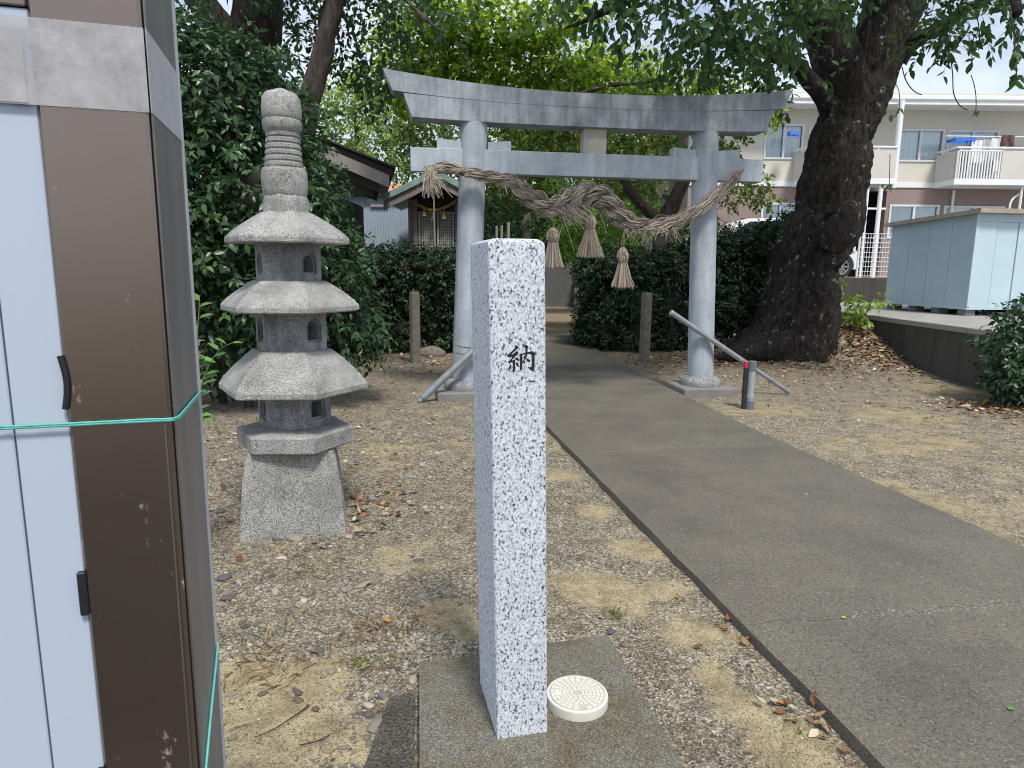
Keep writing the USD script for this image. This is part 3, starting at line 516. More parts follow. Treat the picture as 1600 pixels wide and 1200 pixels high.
def tier(r, z0, z1, wz, wh):
    m = mf(hexloft([(r, z0), (r, z1)]))
    ap = r * math.cos(math.pi / 6)
    for k in (0, 2, 4):
        a = hexrot + math.radians(60 * k + 30); nrm = A(math.cos(a), math.sin(a), 0); tx = A(-nrm[1], nrm[0], 0)
        for sc, dep in ((1.35, .014), (1.0, .10)):
            ww_, hh = r * .46 * (1 + (sc - 1) * .7), wh + (.028 if sc > 1 else 0)
            c = CrossSection([arch(ww_, hh)], manifold3d.FillRule.NonZero).extrude(dep + .02).to_mesh()
            lv = np.array(c.vert_properties[:, :3]); wv = PC + nrm * (ap + .02 - lv[:, 2:]) + tx * lv[:, :1] + A(0, 0, 1) * (lv[:, 1:2] + wz - (.012 if sc > 1 else 0))
            m = m - mf((wv, np.array(c.tri_verts)[:, ::-1]))
    return m
t1 = O('tier_body', rough(tier(.208, .585, .83, .652, .105), .0015, 30, 1, .03), granite_worn, pg, smooth=25)
t2 = O('tier_body', rough(tier(.198, 1.03, 1.275, 1.095, .108), .0015, 30, 2, .03), granite_worn, pg, smooth=25)
t3 = O('tier_body', rough(tier(.182, 1.415, 1.635, 1.472, .092), .0015, 30, 3, .03), granite_worn, pg, smooth=25)
def roof(r0_, zb, r1_, zt, th, sd_):
    lv = [(r0_ * .55, zb + .012), (r0_ * .96, zb), (r0_, zb + .008), (r0_ * 1.0, zb + th), (r0_ * .985, zb + th + .010)]
    for s in np.linspace(.12, 1, 7): lv.append((r0_ * .985 + (r1_ - r0_ * .985) * s, zb + th + .010 + (zt - zb - th - .010) * (s ** .82)))
    return rough(hexloft(lv), .0028, 14, sd_, .03)
O('roof', roof(.424, .80, .225, 1.036, .035, 11), granite_grey, pg, smooth=20)
O('roof', roof(.388, 1.255, .205, 1.425, .03, 12), granite_grey, pg, smooth=20)
O('roof', roof(.345, 1.625, .135, 1.80, .03, 13), granite_grey, pg, smooth=20)
O('platform', rough(hexloft([(.20, .468), (.31, .475), (.338, .49), (.338, .570), (.33, .577), (.215, .598)]), .003, 16, 14, .03), granite_grey, pg, smooth=35)
# pedestal: two thick slabs with curved flanks round a narrower core
f0, f1 = A(-1.49, 3.55, 0), A(-.95, 3.69, 0); fe = unit(f1 - f0); fn_ = A(-fe[1], fe[0], 0); fc = (f0 + f1) / 2
def flank(z): return .225 + .062 * (1 - (z / .48)) ** .55 * 1.0 if z < .48 else .225
zs = np.linspace(-.06, .478, 12)
def slabped(y0, y1, kx):
    prof = np.vstack([[(-flank(max(z, 0)) * kx, z) for z in zs], [(flank(max(z, 0)) * kx, z) for z in zs[::-1]]])
    q = CrossSection([prof[::-1]], manifold3d.FillRule.NonZero).extrude(1).to_mesh(); lv = np.array(q.vert_properties[:, :3])
    yy_ = y0 + (y1 - y0) * lv[:, 2]; sl = np.clip(lv[:, 1], 0, .48) / .48
    yy_ = np.where(lv[:, 2] < .5, yy_ + .05 * sl * (y0 < 0.05), yy_)
    return rough((fc + fe * lv[:, :1] + fn_ * yy_[:, None] + A(0, 0, 1) * lv[:, 1:2], np.array(q.tri_verts)), .004, 12, 15, .03)
O('pedestal_slab', slabped(0.0, .20, 1.0), granite_grey, pg, smooth=35)
O('pedestal_slab', slabped(.30, .50, 1.0), granite_grey, pg, smooth=35)
O('pedestal_core', slabped(.19, .31, .86), granite_worn, pg, smooth=35)
sidea = np.array([0])
def oct_(r, z0, z1, n=8, c=.008):
    m = lathe([(.0001, z0), (r - c, z0), (r, z0 + c), (r, z1 - c), (r - c, z1), (.0001, z1)], n, PC); return m
O('finial_base', rough(lathe([(.0001, 1.79), (.128, 1.79), (.130, 1.80), (.126, 1.865), (.112, 1.895), (.0001, 1.895)], 8, PC), .002, 20, 4, .02), granite_grey, pg, smooth=30)
O('finial_drum', rough(lathe([(.0001, 1.885), (.110, 1.885), (.118, 1.90), (.123, 1.96), (.121, 2.015), (.112, 2.035), (.0001, 2.04)], 40, PC), .004, 22, 5, .02), granite_grey, pg, smooth=30)
zr = np.linspace(2.035, 2.225, 7); rrs = np.linspace(.101, .089, 6)
for k in range(6):
    a, b, r = zr[k], zr[k + 1], rrs[k]
    O('finial_ring', rough(lathe([(.0001, a - .002), (r - .008, a - .002), (r - .007, a + .004), (r, a + .008), (r + .001, (a + b) / 2), (r, b - .005), (r - .007, b - .001), (.0001, b)], 36, PC), .001, 40, 6 + k, .02), granite_grey, pg, smooth=35)
O('finial_lotus', rough(lathe([(.0001, 2.222), (.085, 2.222), (.099, 2.236), (.106, 2.262), (.104, 2.283), (.092, 2.292), (.0001, 2.294)], 40, PC), .002, 25, 8, .02), granite_grey, pg, smooth=35)
O('finial_jewel', rough(lathe([(.0001, 2.29), (.096, 2.29), (.104, 2.305), (.106, 2.35), (.100, 2.40), (.084, 2.425), (.05, 2.438), (.02, 2.452), (.0001, 2.456)], 40, PC), .003, 20, 9, .02), granite_grey, pg, smooth=60)

# ---------------------------------------------------------------- torii
TO = A(0.961, 8.168, 0); te = unit(A(1, .15, 0)); tn = A(-te[1], te[0], 0); TO = TO - te * 0.065
tp_ = lambda t_, z, off=0.0: TO + te * t_ + tn * off + A(0, 0, z)
to = thing('torii_gate', 'grey stone shrine gate with curved lintel spanning the path', 'torii', TO)
for sgn in (-1, 1):
    b_, tt = 1.47 * sgn, 1.365 * sgn; n = 12
    pth_ = [tp_(b_ + (tt - b_) * q, .21 + (3.10 - .21) * q) for q in np.linspace(0, 1, n)]
    pil = O('pillar', tube(pth_, np.linspace(.157, .150, n), 48), torii_stone, to, smooth=40)
    O('base_ring', rough(lathe([(.0001, .10), (.245, .10), (.25, .115), (.245, .165), (.215, .205), (.17, .222), (.0001, .224)], 40, tp_(b_, 0)), .004, 14, 3, .05), granite_worn, to, smooth=40)
    O('base_block', rough(frame(box(-.34, .34, -.34, .34, -.08, .105, .012), tp_(b_, 0), te), .006, 9, 4, .06), basecon, to, smooth=30)
    if sgn < 0:
        for zz_ in (.52, .62):
            ring = [tp_(b_ + (tt - b_) * (zz_ / 3), zz_) + .160 * (te * math.cos(a) + tn * math.sin(a)) + A(0, 0, .02 * math.sin(a * 1 + zz_ * 9)) for a in np.linspace(0, 6.283, 40)]
            O('wire_tie', tube(ring, .003, 5), wood_d, pil)
O('lower_beam', rough(frame(box(-2.075, 2.075, -.085, .085, 2.555, 2.812, .006), TO, te), .002, 6, 1, .09), torii_stone, to, smooth=25)
for x0, x1, h0, h1 in [(-1.78, -1.515, .105, .085), (-1.215, -.955, .085, .105), (.955, 1.24, .105, .085), (1.51, 1.78, .085, .105)]:
    poly = np.array([(x0, 2.8125), (x1, 2.8125), (x1, 2.8125 + h1), (x0, 2.8125 + h0)])
    m = prism(poly, -.06, .06); v = m[0]; O('wedge', (TO + te * v[:, :1] + tn * v[:, 2:] + A(0, 0, 1) * v[:, 1:2], m[1]), torii_stone, to)
O('tablet_post', frame(box(-.137, .137, -.075, .075, 2.8125, 3.088, .006), tp_(.01, 0), te), tan_stone, to)
def beam(xs, zt, zb, y0, y1, sl0, sl1):
    """curved beam: top and bottom heights along xs; ends slanted by sl"""
    n = len(xs); v = []
    for k in range(n):
        s = (xs[k] / max(abs(xs[0]), abs(xs[-1]))); ex_ = (sl0 if k == 0 else sl1 if k == n - 1 else 0)
        dx = s ** 3 * sl0
        v += [(xs[k], y0, zb[k]), (xs[k], y1, zb[k]), (xs[k] + dx, y1, zt[k]), (xs[k] + dx, y0, zt[k])]
    v = np.array(v); f = []
    for k in range(n - 1):
        a = 4 * k
        for q in range(4):
            p, r = a + q, a + (q + 1) % 4; f += [[p, r, r + 4], [p, r + 4, p + 4]]
    f += [[0, 2, 1], [0, 3, 2], [4 * n - 4, 4 * n - 3, 4 * n - 2], [4 * n - 4, 4 * n - 2, 4 * n - 1]]
    f = np.array(f)[:, ::-1]
    w = TO + te * v[:, :1] + tn * v[:, 1:2] + A(0, 0, 1) * v[:, 2:]
    return w, f
xs = np.linspace(-2.05, 2.05, 33); q = np.abs(xs) / 2.05
O('under_lintel', rough(beam(xs, 3.292 + .066 * q ** 2.4, 3.088 + .030 * q ** 3, -.142, .142, .09, .09), .0012, 7, 5, .08), torii_top, to, smooth=25)
xs = np.linspace(-2.25, 2.25, 37); q = np.abs(xs) / 2.25
O('top_lintel', rough(beam(xs, 3.445 + .150 * q ** 2.3, 3.2922 + .085 * q ** 2.4, -.145, .145, -.0 + .10, .10), .0012, 7, 6, .08), torii_top, to, smooth=25)

# ---------------------------------------------------------------- straw rope and tassels
FR = -0.24
def onrope(px, py, off=FR):
    n_ = tn; d = ray(px, py); p0 = TO + tn * off; t_ = ((p0 - CAM) @ n_) / (d @ n_); return CAM + d * t_
rp = [(683, 262, 6), (692, 260, 7.5), (722, 267, 7), (760, 275, 8.5), (800, 284, 11), (818, 300, 14), (836, 313, 16), (860, 324, 15), (885, 318, 21), (905, 308, 22), (922, 304, 19), (940, 308, 19), (955, 323, 18), (972, 341, 14), (988, 351, 12), (1012, 354, 10.5), (1040, 350, 9.5), (1075, 338, 8.5), (1100, 322, 7.2), (1122, 303, 6), (1142, 284, 5), (1152, 273, 4)]
rope = smoothpath(np.array([np.append(onrope(a, b, FR - .05 * (700 < a < 790) + .05 * (a < 700)), r * .0067) for a, b, r in rp]), 190)
rp_p, rp_r = rope[:, :3], rope[:, 3]
tg = unit(np.gradient(rp_p, axis=0)); na = np.broadcast_to(tn, tg.shape); na = unit(na - tg * (na * tg).sum(1, keepdims=True)); nbv = np.cross(tg, na)
ro = thing('straw_rope', 'thick twisted straw rope hung across the stone gate', 'rope', rp_p[95])
arc = np.concatenate([[0], np.cumsum(np.linalg.norm(np.diff(rp_p, axis=0), axis=1))])
straw = lambda n, g: (A(.40, .345, .285)[None] * g.uniform(.35, 1.45, (n, 1)) * g.uniform(.93, 1.07, (n, 3)))
def bundle(paths, rad, g, sides=3):
    ms, cs = [], []
    for p in paths:
        m = tube(p, rad, sides, cap=False); ms.append(m); cs.append(np.repeat(straw(1, g), len(m[0]), 0))
    return cat(ms), np.vstack(cs)
g = np.random.default_rng(12)
for s in range(3):
    paths = []
    for k in range(62):
        ph, rad, tw_, dr = g.uniform(0, 6.28), math.sqrt(g.uniform(.25, 1)), g.uniform(6, 11), g.uniform(-.4, .4)
        a0 = int(g.integers(0, 40)) if k % 3 else 0; a1 = 190 - (int(g.integers(0, 40)) if k % 3 == 1 else 0); sl = slice(a0, a1, 2)
        A1 = 2 * math.pi * s / 3 - arc * 10.5; c0 = (np.cos(A1)[:, None] * na + np.sin(A1)[:, None] * nbv) * (rp_r * .60)[:, None]
        A2 = ph + arc * tw_; wob = 1 + .12 * np.sin(arc * 9 + ph * 3)
        c1_ = (np.cos(A2)[:, None] * na + np.sin(A2)[:, None] * nbv) * (rp_r * .50 * rad * wob)[:, None]
        paths.append((rp_p + c0 + c1_)[sl] + np.cumsum(g.normal(0, .0030, (len(rp_p[sl]), 3)), 0) * .7 + g.normal(0, .0025, (len(rp_p[sl]), 3)))
    m, c = bundle(paths, .0042, g); O('strand', m, T_straw, ro, tint=c)
paths = []
for k in range(130):      # loose ends along the underside
    i0 = int(g.integers(10, 180)); p0 = rp_p[i0] + (nbv[i0] * g.normal() + na[i0] * g.normal()) * rp_r[i0] * .6; d = unit(tg[i0] * g.choice([-1, 1]) + g.normal(0, .7, 3) + A(0, 0, -.35)); l = g.uniform(.04, .15)
    paths.append(np.array([p0, p0 + d * l * .5, p0 + d * l + A(0, 0, -.02)]))
for k in range(70):       # the tuft under the thick middle
    p0 = onrope(g.uniform(868, 905), g.uniform(318, 332), FR - .12); d = unit(A(g.uniform(.2, 1), -.15, -g.uniform(.25, .9))); l = g.uniform(.10, .26); paths.append(np.array([p0, p0 + d * l * .5, p0 + d * l]))
for k in range(60):
    ax = g.uniform(975, 1060); ay = 362 - (ax - 1000) * .06 * (ax > 1000); p0 = onrope(ax, ay - 4, FR - .1); d = unit(A(g.normal(0, .5), -.1, -1)); l = g.uniform(.05, .2); paths.append(np.array([p0, p0 + d * l * .5, p0 + d * l]))
for (ax, ay, bx_, by_) in [(880, 340, 897, 392), (885, 345, 890, 372), (960, 316, 978, 317), (872, 300, 882, 292), (880, 350, 871, 378), (940, 340, 948, 365), (992, 360, 997, 380), (945, 372, 935, 385)]:
    p0, p1 = onrope(ax, ay, FR - .1), onrope(bx_, by_, FR - .12); paths.append(np.array([p0, (p0 + p1) / 2 + A(0, 0, .01), p1]))
m, c = bundle(paths, .0026, g); O('loose_straw', m, T_straw, ro, tint=c, kind='stuff')
paths = []
st = onrope(688, 262, FR + .03)
for k in range(150):      # the frayed left end, drooping
    e1 = onrope(g.normal(676, 9), g.uniform(268, 312), FR + g.normal(0, .05)); m1 = onrope(g.normal(674, 4), g.uniform(258, 270), FR - .03)
    pp = smoothpath([st + A(.06, 0, .0) + g.normal(0, .012, 3), st + g.normal(0, .02, 3), m1, e1], 8); paths.append(pp)
m, c = bundle(paths, .0028, g); O('frayed_end', m, T_straw, ro, tint=c)
paths = []
for k in range(40):
    p0 = rp_p[-6] + g.normal(0, .02, 3); e1 = onrope(g.uniform(1148, 1164), g.uniform(260, 272), FR + g.normal(0, .03)); paths.append(smoothpath([p0, (p0 + e1) / 2 + g.normal(0, .01, 3), e1], 5))
m, c = bundle(paths, .0024, g); O('frayed_end', m, T_straw, ro, tint=c)
for k in (72, 93, 110, 128):
    ring = [rp_p[k] + (na[k] * math.cos(a) + nbv[k] * math.sin(a)) * rp_r[k] * 1.02 for a in np.linspace(0, 6.283, 24)]
    O('binding', tube(ring, .005, 5), T_straw, ro, tint=np.repeat(A(.13, .11, .09)[None], 24 * 5 + 2, 0))
for label, cx, y0, yh0, yn, yb, hw, hh in [('straw tassel hanging left, half hidden behind the white marker pillar', 864, 328, 358, 376, 418, 15, 9), ('straw tassel hanging under the thick middle of the rope', 922, 312, 338, 357, 402, 19, 8), ('lowest straw tassel with a knotted head, right on the rope', 973, 352, 389, 409, 449, 16, 8)]:
    top, h0, nk, bt = (onrope(cx + dx, yy_, FR - .03) for yy_, dx in ((y0, 1), (yh0, 0), (yn, 0), (yb, 0))); px = .0076
    ts = thing('straw_tassel', label, 'tassel', h0)
    hw *= 1.08; hh *= .88
    O('cord', tube(smoothpath([top, (top + h0) / 2 + A(.012, 0, 0), h0], 8), .008, 6), T_straw, ts, tint=np.repeat(A(.2, .165, .125)[None], 50, 0), smooth=True)
    ax = unit(nk - h0)
    paths = [[h0 + A(0, 0, .01)] for _ in range(0)]
    for k in range(90):
        a = g.uniform(0, 6.28); rr_ = hh * px * (1 + g.uniform(-.1, .1)); d = A(math.cos(a), math.sin(a), 0)
        paths.append(np.array([h0 + d * .012 + A(0, 0, .012), h0 + (nk - h0) * .25 + d * rr_ * .95, h0 + (nk - h0) * .6 + d * rr_ * 1.05, nk + d * rr_ * .8]))
    m, c = bundle([smoothpath(p, 7) + g.normal(0, .0045, (7, 3)) for p in paths], .005, g); O('head', m, T_straw, ts, tint=c)
    paths = []
    for k in range(260):
        a = g.uniform(0, 6.28); d = A(math.cos(a), math.sin(a) * .8, 0); s = math.sqrt(g.uniform(0, 1)) if k > 120 else 1
        b = bt + d * hw * px * s * g.uniform(.93, 1.05) + A(0, 0, g.normal(0, .008) + .01 * abs(d[0])); mdl = nk + (bt - nk) * .5 + d * hw * px * .66 * s
        paths.append(smoothpath([nk + d * hh * px * .8 * s + A(0, 0, .02), mdl, b], 6))
    m, c = bundle(paths, .0036, g); O('skirt', m, T_straw, ts, tint=c)
    O('neck_binding', tube([nk + hh * px * .86 * A(math.cos(a), math.sin(a), 0) for a in np.linspace(0, 6.283, 20)], .007, 5), T_straw, ts, tint=np.repeat(A(.2, .17, .12)[None], 102, 0))

# ---------------------------------------------------------------- pipes and posts near the gate
a, b = gd(655, 627, .02), at(756, 532, 7.72)
pp = thing('metal_pipe', 'grey metal pipe leaning against the left gate pillar', 'pipe', a)
d = b - a; O('tube', tube([a + d * .06, a + d * 1.06], .042, 20), galv, pp, smooth=40); O('end_fitting', tube([a - d * .0, a + d * .08], .030, 16), galv, pp, smooth=40); O('collar', tube([a + d * .055, a + d * .30], .0435, 20), galv, pp, smooth=40)
a, b = gd(1233, 613, .03), at(1050, 489, 8.12)
pp = thing('metal_pipe', 'thin grey pipe propped slantwise across the right gate pillar', 'pipe', a); d = b - a
O('tube', tube([a + d * .33, b], .032, 20), galv, pp, smooth=40); O('tube', tube([a, a + d * .34], .026, 20), galv, pp, smooth=40); O('collar', tube([a + d * .33, a + d * .37], .034, 20), galv, pp, smooth=40)
O('end_cap', tube([b, b + unit(d) * .02], .033, 20), pvc, pp, smooth=40)
b = gd(1171, 639); b[2] = 0; hS = .535
sp = thing('tap_standpipe', 'grey plastic standpipe strapped to a black tube beside the path', 'standpipe', b)
O('pipe', tube([b, b + A(0, 0, hS - .05)], .039, 24), pvc, sp, smooth=40)
O('coupling', lathe([(.041, -.02), (.046, -.01), (.046, .09), (.041, .10)], 24, b), pvcd, sp, smooth=40); O('coupling', lathe([(.041, .12), (.044, .125), (.044, .16), (.041, .165)], 24, b), pvc, sp, smooth=40)
O('cap', lathe([(.041, hS - .10), (.047, hS - .098), (.047, hS - .004), (.043, hS), (.0001, hS)], 24, b), pvcd, sp, smooth=40)
b2 = b + A(-.062, .02, 0); O('support_tube', tube([b2, b2 + A(0, 0, hS - .03)], .026, 20), pvcb, sp, smooth=40); O('red_tape', lathe([(.0275, hS - .075), (.0275, hS - .01), (.02, hS - .002), (.0001, hS - .002)], 20, b2), redt, sp, smooth=40)
for px, py, Y_, ht, lab in [(649, 568, 10.6, 1.12, 'short square concrete post in front of the left hedge'), (1006.5, 566, 10.9, 1.14, 'short square concrete post in front of the right hedge')]:
    c = gd(px, py); z = float(gz(c[0], c[1])); yaw = .5
    p_ = thing('concrete_post', lab, 'post', (c[0], c[1], z))
    O('shaft', rough(frame(box(-.068, .068, -.068, .068, -.1, ht, .014), (c[0], c[1], z), (math.cos(yaw), math.sin(yaw), 0)), .004, 12, int(px), .05), postcon, p_, smooth=30)
    O('top', frame(box(-.05, .05, -.05, .05, ht - .002, ht + .012, .01), (c[0], c[1], z), (math.cos(yaw), math.sin(yaw), 0)), postcon, p_)
c = gd(675, 556); rk = trimesh.creation.icosphere(3); v = np.array(rk.vertices) * A(.24, .16, .13); v *= (1 + .35 * (meshkit.fbm(np.array(rk.vertices) * 1.5, 3, 8) - .5))[:, None]
O('boulder', (v + A(c[0], c[1], .04), rk.faces), postcon, smooth=True, label='low pale boulder beside the left concrete post', cat='rock')

# ---------------------------------------------------------------- retaining wall, raised lot, shed, terrace
O('raised_lot', box(6.4, 60, -6, 16.9, -.2, .775), lotcon, kind='structure', label='raised concrete yard on the right')
rw = thing('retaining_wall', 'dark stained concrete retaining wall with pale coping at the right', 'wall', (6.28, 9, 0))
O('wall_face', rough(box(6.18, 6.399, -6, 16.9, -.2, .70), .012, 2.2, 4, .25), wallcon, rw, smooth=30)
ys_ = np.arange(-6, 17, 1.9)
for k in range(len(ys_) - 1): O('coping', box(6.165, 6.62, ys_[k] + .004, ys_[k + 1] - .004, .7005, .782, .008), lotcon, rw)
LOT = .782; zb = LOT + .10
SF, SB = gd(1510, 484, zb), gd(1382, 474, zb)
sx = unit(A(SF[0] - SB[0], SF[1] - SB[1], 0)); sy = A(-sx[1], sx[0], 0)         # sx: back -> front of the left face; sy: to the right
Ls = float(np.linalg.norm((SF - SB)[:2])); zF = at(1527, 334, SF[1])[2]; zBk = at(1389, 354, SB[1])[2]
sh = thing('storage_shed', 'pale blue steel garden shed on blocks with sliding doors', 'shed', (SF[0], SF[1], LOT))
o = A(SF[0], SF[1], 0); nrm = lambda x, y, z: o + sx * x + sy * y + A(0, 0, z)      # x<=0 goes back
def quadbox(x0, x1, y0, y1, z0, z1f):                                          # top height follows the roof slope z1f(x)
    v = [nrm(x, y, z) for x in (x0, x1) for y in (y0, y1) for z in (z0, z1f(x))]; v = np.array(v)
    return mf(tri(trimesh.convex.convex_hull(v)))
zs_ = lambda x: zF + (zBk - zF) * (-x / Ls)
DW = 3.4
for k in range(4): O('side_panel', quadbox(-Ls + k * Ls / 4 + .004, -Ls + (k + 1) * Ls / 4 - .004, 0, .025, zb + .05, lambda x: zs_(x) - .0), shedb, sh)
O('body', quadbox(-Ls + .01, -.03, .0255, -DW + 2 * DW, zb + .03, lambda x: zs_(x) - .005), shedb, sh)
O('base_rail', quadbox(-Ls, .0, -.006, DW, zb, lambda x: zb + .049), shedl, sh)
O('corner_trim', quadbox(-.03, .012, -.008, .05, zb + .0495, lambda x: zs_(x)), shedl, sh)
O('header', quadbox(-.0295, .006, .0505, DW, zF - .13, lambda x: zs_(x)), shedb, sh)
wd = [.0505, .40, .80, 1.5, 2.3, 3.1]
for k in range(5): O('door', quadbox(-.0295, -.004 - .012 * (k % 2), wd[k] + .012, wd[k + 1] - .004, zb + .0495, lambda x: zF - .132), shedl, sh)
O('roof', quadbox(-Ls - .12, .16, -.09, DW + .1, zF * 0 + min(zF, zBk) - 2, lambda x: zs_(x) + .075) ^ mf(trimesh.convex.convex_hull(np.array([nrm(x, y, z) for x in (-Ls - .2, .3) for y in (-.2, DW + .2) for z in (zs_(x) + .002, 6)]))), shedr, sh)
for xb in np.linspace(-Ls + .15, -.15, 4):
    for yb_ in (.12, 1.1, 2.2): O('foundation_block', frame(box(-.1, .1, -.09, .09, LOT, zb - .001), nrm(xb, yb_, 0), sx), blockc, sh)
# upper terrace with wall and mesh fence
TZ = 1.36; tx0, tx1 = 5.0, 40.0; TY = 16.95
O('terrace', box(2.5, 60, TY + .2, 60, -.2, TZ), lotcon, kind='structure', label='raised parking terrace in front of the apartment block')
tw_ = thing('terrace_wall', 'low grey concrete wall carrying the white mesh fence', 'wall', (9, TY, .8))
O('wall_face', box(6.7, 30, TY - .02, TY + .199, -.1, TZ + .02, .01), wallcon, tw_)
fx0, fx1, fx2 = at(1341, 428, TY)[0], at(1388, 428, TY)[0], at(1440, 428, TY)[0]; ft = at(1341, 363, TY)[2]
fc_ = thing('mesh_fence', 'white steel mesh fence between the tree trunk and the shed', 'fence', (fx0, TY, TZ))
FY = TY + .08
for xp in (fx0, fx0 + 2.0): O('post', tube([(xp, FY, TZ), (xp, FY, ft + .02)], .026, 10), white, fc_, smooth=40)
for zq in list(np.arange(TZ + .06, ft - .1, .115)) + [ft - .03]: O('rail', tube([(fx0, FY - .02, zq), (fx0 + 2.6, FY - .02, zq)], .008, 6), white, fc_)
for xp in np.arange(fx0 + .07, fx0 + 2.6, .065): O('bar', tube([(xp, FY - .005, TZ + .05), (xp, FY - .005, ft - .02)], .006, 5), white, fc_)
# white compact car nosing out behind the tree
cx1 = at(1341, 410, 17.8)[0]; CY = 17.75; cz = TZ
prof = [(0, .28), (.02, .52), (.10, .70), (.55, .84), (.95, .93), (1.55, 1.42), (2.0, 1.50), (2.9, 1.48), (3.25, 1.25), (3.4, .9), (3.42, .30)]
car = thing('parked_car', 'white compact car parked behind the leaning tree trunk', 'car', (cx1 - 1.7, CY + .7, cz))
cp = smoothpath(np.column_stack([np.array(prof), np.zeros(len(prof))]), 60)[:, :2]; body = CrossSection([np.vstack([cp, [(3.3, .22), (.1, .22)]])[::-1]], manifold3d.FillRule.NonZero)
if body.area() < 1: body = CrossSection([np.vstack([cp, [(3.3, .22), (.1, .22)]])], manifold3d.FillRule.NonZero)
bm = body.extrude(1.44).to_mesh(); bv = np.array(bm.vert_properties[:, :3])
carxf = lambda v: np.column_stack([cx1 - v[:, 0], CY + v[:, 2], cz + v[:, 1]])
lv = bv.copy(); bulge = np.clip((lv[:, 1] - .9) / .6, 0, 1) * .12; lv[:, 2] = np.where(lv[:, 2] < .7, lv[:, 2] + bulge, lv[:, 2] - bulge)
cm = mf((carxf(lv), np.array(bm.tri_verts)[:, ::-1]))
if cm.volume() < 0: cm = mf((carxf(lv), np.array(bm.tri_verts)))
wheels = [(.46, 0), (2.78, 0), (.46, 1.44), (2.78, 1.44)]
for wx, wy in wheels: cm = cm - Manifold.cylinder(.5, .335, .335, 40, True).rotate([90, 0, 0]).translate([cx1 - wx, CY + wy, cz + .30])
bd = O('body', cm, carw, car, smooth=35)
for wx, wy in wheels:
    wc = A(cx1 - wx, CY + wy + (.09 if wy == 0 else -.09), cz + .29)
    ty = O('wheel', frame(lathe([(.20, -.085), (.27, -.09), (.29, -.06), (.29, .06), (.27, .09), (.20, .085)], 36), wc, (1, 0, 0), (0, 0, 1), (0, -1, 0)), rubber, car, smooth=40)
    O('rim_ring', frame(lathe([(.21, .06), (.205, .088), (.185, .085), (.18, .05)], 36), wc, (1, 0, 0), (0, 0, 1), (0, -1, 0)), rim, ty, smooth=40)
    O('hub', frame(lathe([(.0001, .08), (.04, .078), (.05, .03)], 20), wc, (1, 0, 0), (0, 0, 1), (0, -1, 0)), rim, ty, smooth=40)
    for k in range(9):
        a = k * 2 * math.pi / 9; O('spoke', frame(box(.03, .195, -.018, .018, .05, .075, .006), wc, (math.cos(a), 0, math.sin(a)), (-math.sin(a), 0, math.cos(a)), (0, -1, 0)), rim, ty)
win = np.array([(1.02, .96), (1.58, 1.38), (2.05, 1.43), (2.85, 1.41), (3.15, 1.2), (3.2, .96)])
O('side_window', (np.column_stack([cx1 - win[:, 0], np.full(6, CY) + (win[:, 1] - .9) * .2 - .004, cz + win[:, 1]]), np.array([[0, 1, 2], [0, 2, 3], [0, 3, 4], [0, 4, 5]])), plain('car_glass', (.02, .025, .03), .08), car)
O('headlight', frame(rough(box(-.16, .16, -.02, .02, -.07, .07, .015), .002, 9, 1), A(cx1 - .28, CY - .005, cz + .70), (1, 0, .2)), alum, car)

# ---------------------------------------------------------------- apartment block
AY = 20.0; ap = lambda px, py, y=AY: at(px, py, y)
Xl = ap(1075, 300)[0]; Xr = 21.0; zR = ap(1400, 172)[2]; zS = ap(1400, 291)[2]
apt = thing('apartment_block', 'two-storey cream and mauve apartment block with balconies behind the shed', 'building', (Xl, AY, TZ))
wa, wb = [(ap(1196, 195)[0], ap(1257, 195)[0], ap(1225, 249)[2], ap(1225, 194)[2]), (ap(1403, 203)[0], ap(1477, 203)[0], ap(1440, 253)[2], ap(1440, 202)[2]), (ap(1482, 203)[0], ap(1562, 203)[0], zS + .12, ap(1520, 204)[2])], \
         [(ap(1190, 318)[0], ap(1250, 318)[0], ap(1220, 352)[2], ap(1220, 317)[2]), (ap(1390, 320)[0], ap(1468, 320)[0], ap(1430, 372)[2], ap(1430, 320)[2]), (ap(1475, 322)[0], ap(1570, 322)[0], ap(1520, 372)[2], ap(1520, 322)[2])]
# recess with glazed door behind the left balcony and the dark ground-floor porch
wa.append((ap(1264, 200)[0], ap(1330, 200)[0], zS + .12, ap(1300, 199)[2])); porch = (ap(1336, 300)[0], ap(1386, 300)[0], TZ + .02, zS - .12)
def wall(z0, z1, holes, mat):
    m = mf(box(Xl, Xr, AY, AY + .25, z0, z1))
    for h in holes: m = m - mf(box(h[0], h[1], AY - .1, AY + .4, h[2], h[3]))
    return O('wall', m, mat, apt)
wall(zS, zR, wa, cream); wall(TZ - .1, zS - .002, wb + [porch], mauve)
O('side_wall', box(Xl, Xl + .25, AY + .251, AY + 8, TZ - .1, zR), mauve, apt)
O('floor_slab', box(Xl + .3, Xr, AY + .252, AY + 7.9, zS - .1, zS + .05), darkin, apt)
O('back_room_wall', box(Xl + .3, Xr, AY + 1.2, AY + 1.3, TZ, zR - .05), darkin, apt)
O('floor_band', box(Xl - .01, Xr, AY - .035, AY - .001, zS - .04, zS + .10, .006), white, apt)
O('eave_fascia', box(Xl - .3, Xr, AY - .75, AY - .70, zR - .02, zR + .10, .004), white, apt)
O('roof', box(Xl - .35, Xr, AY - .699, AY + 8.2, zR + .0, zR + .09), white, apt); O('gutter', box(Xl - .32, Xr, AY - .80, AY - .751, zR + .105, zR + .21, .01), white, apt)
O('roof_edge', box(Xl - .2, Xr, AY - .698, AY + 8, zR + .091, zR + .28), cream, apt)
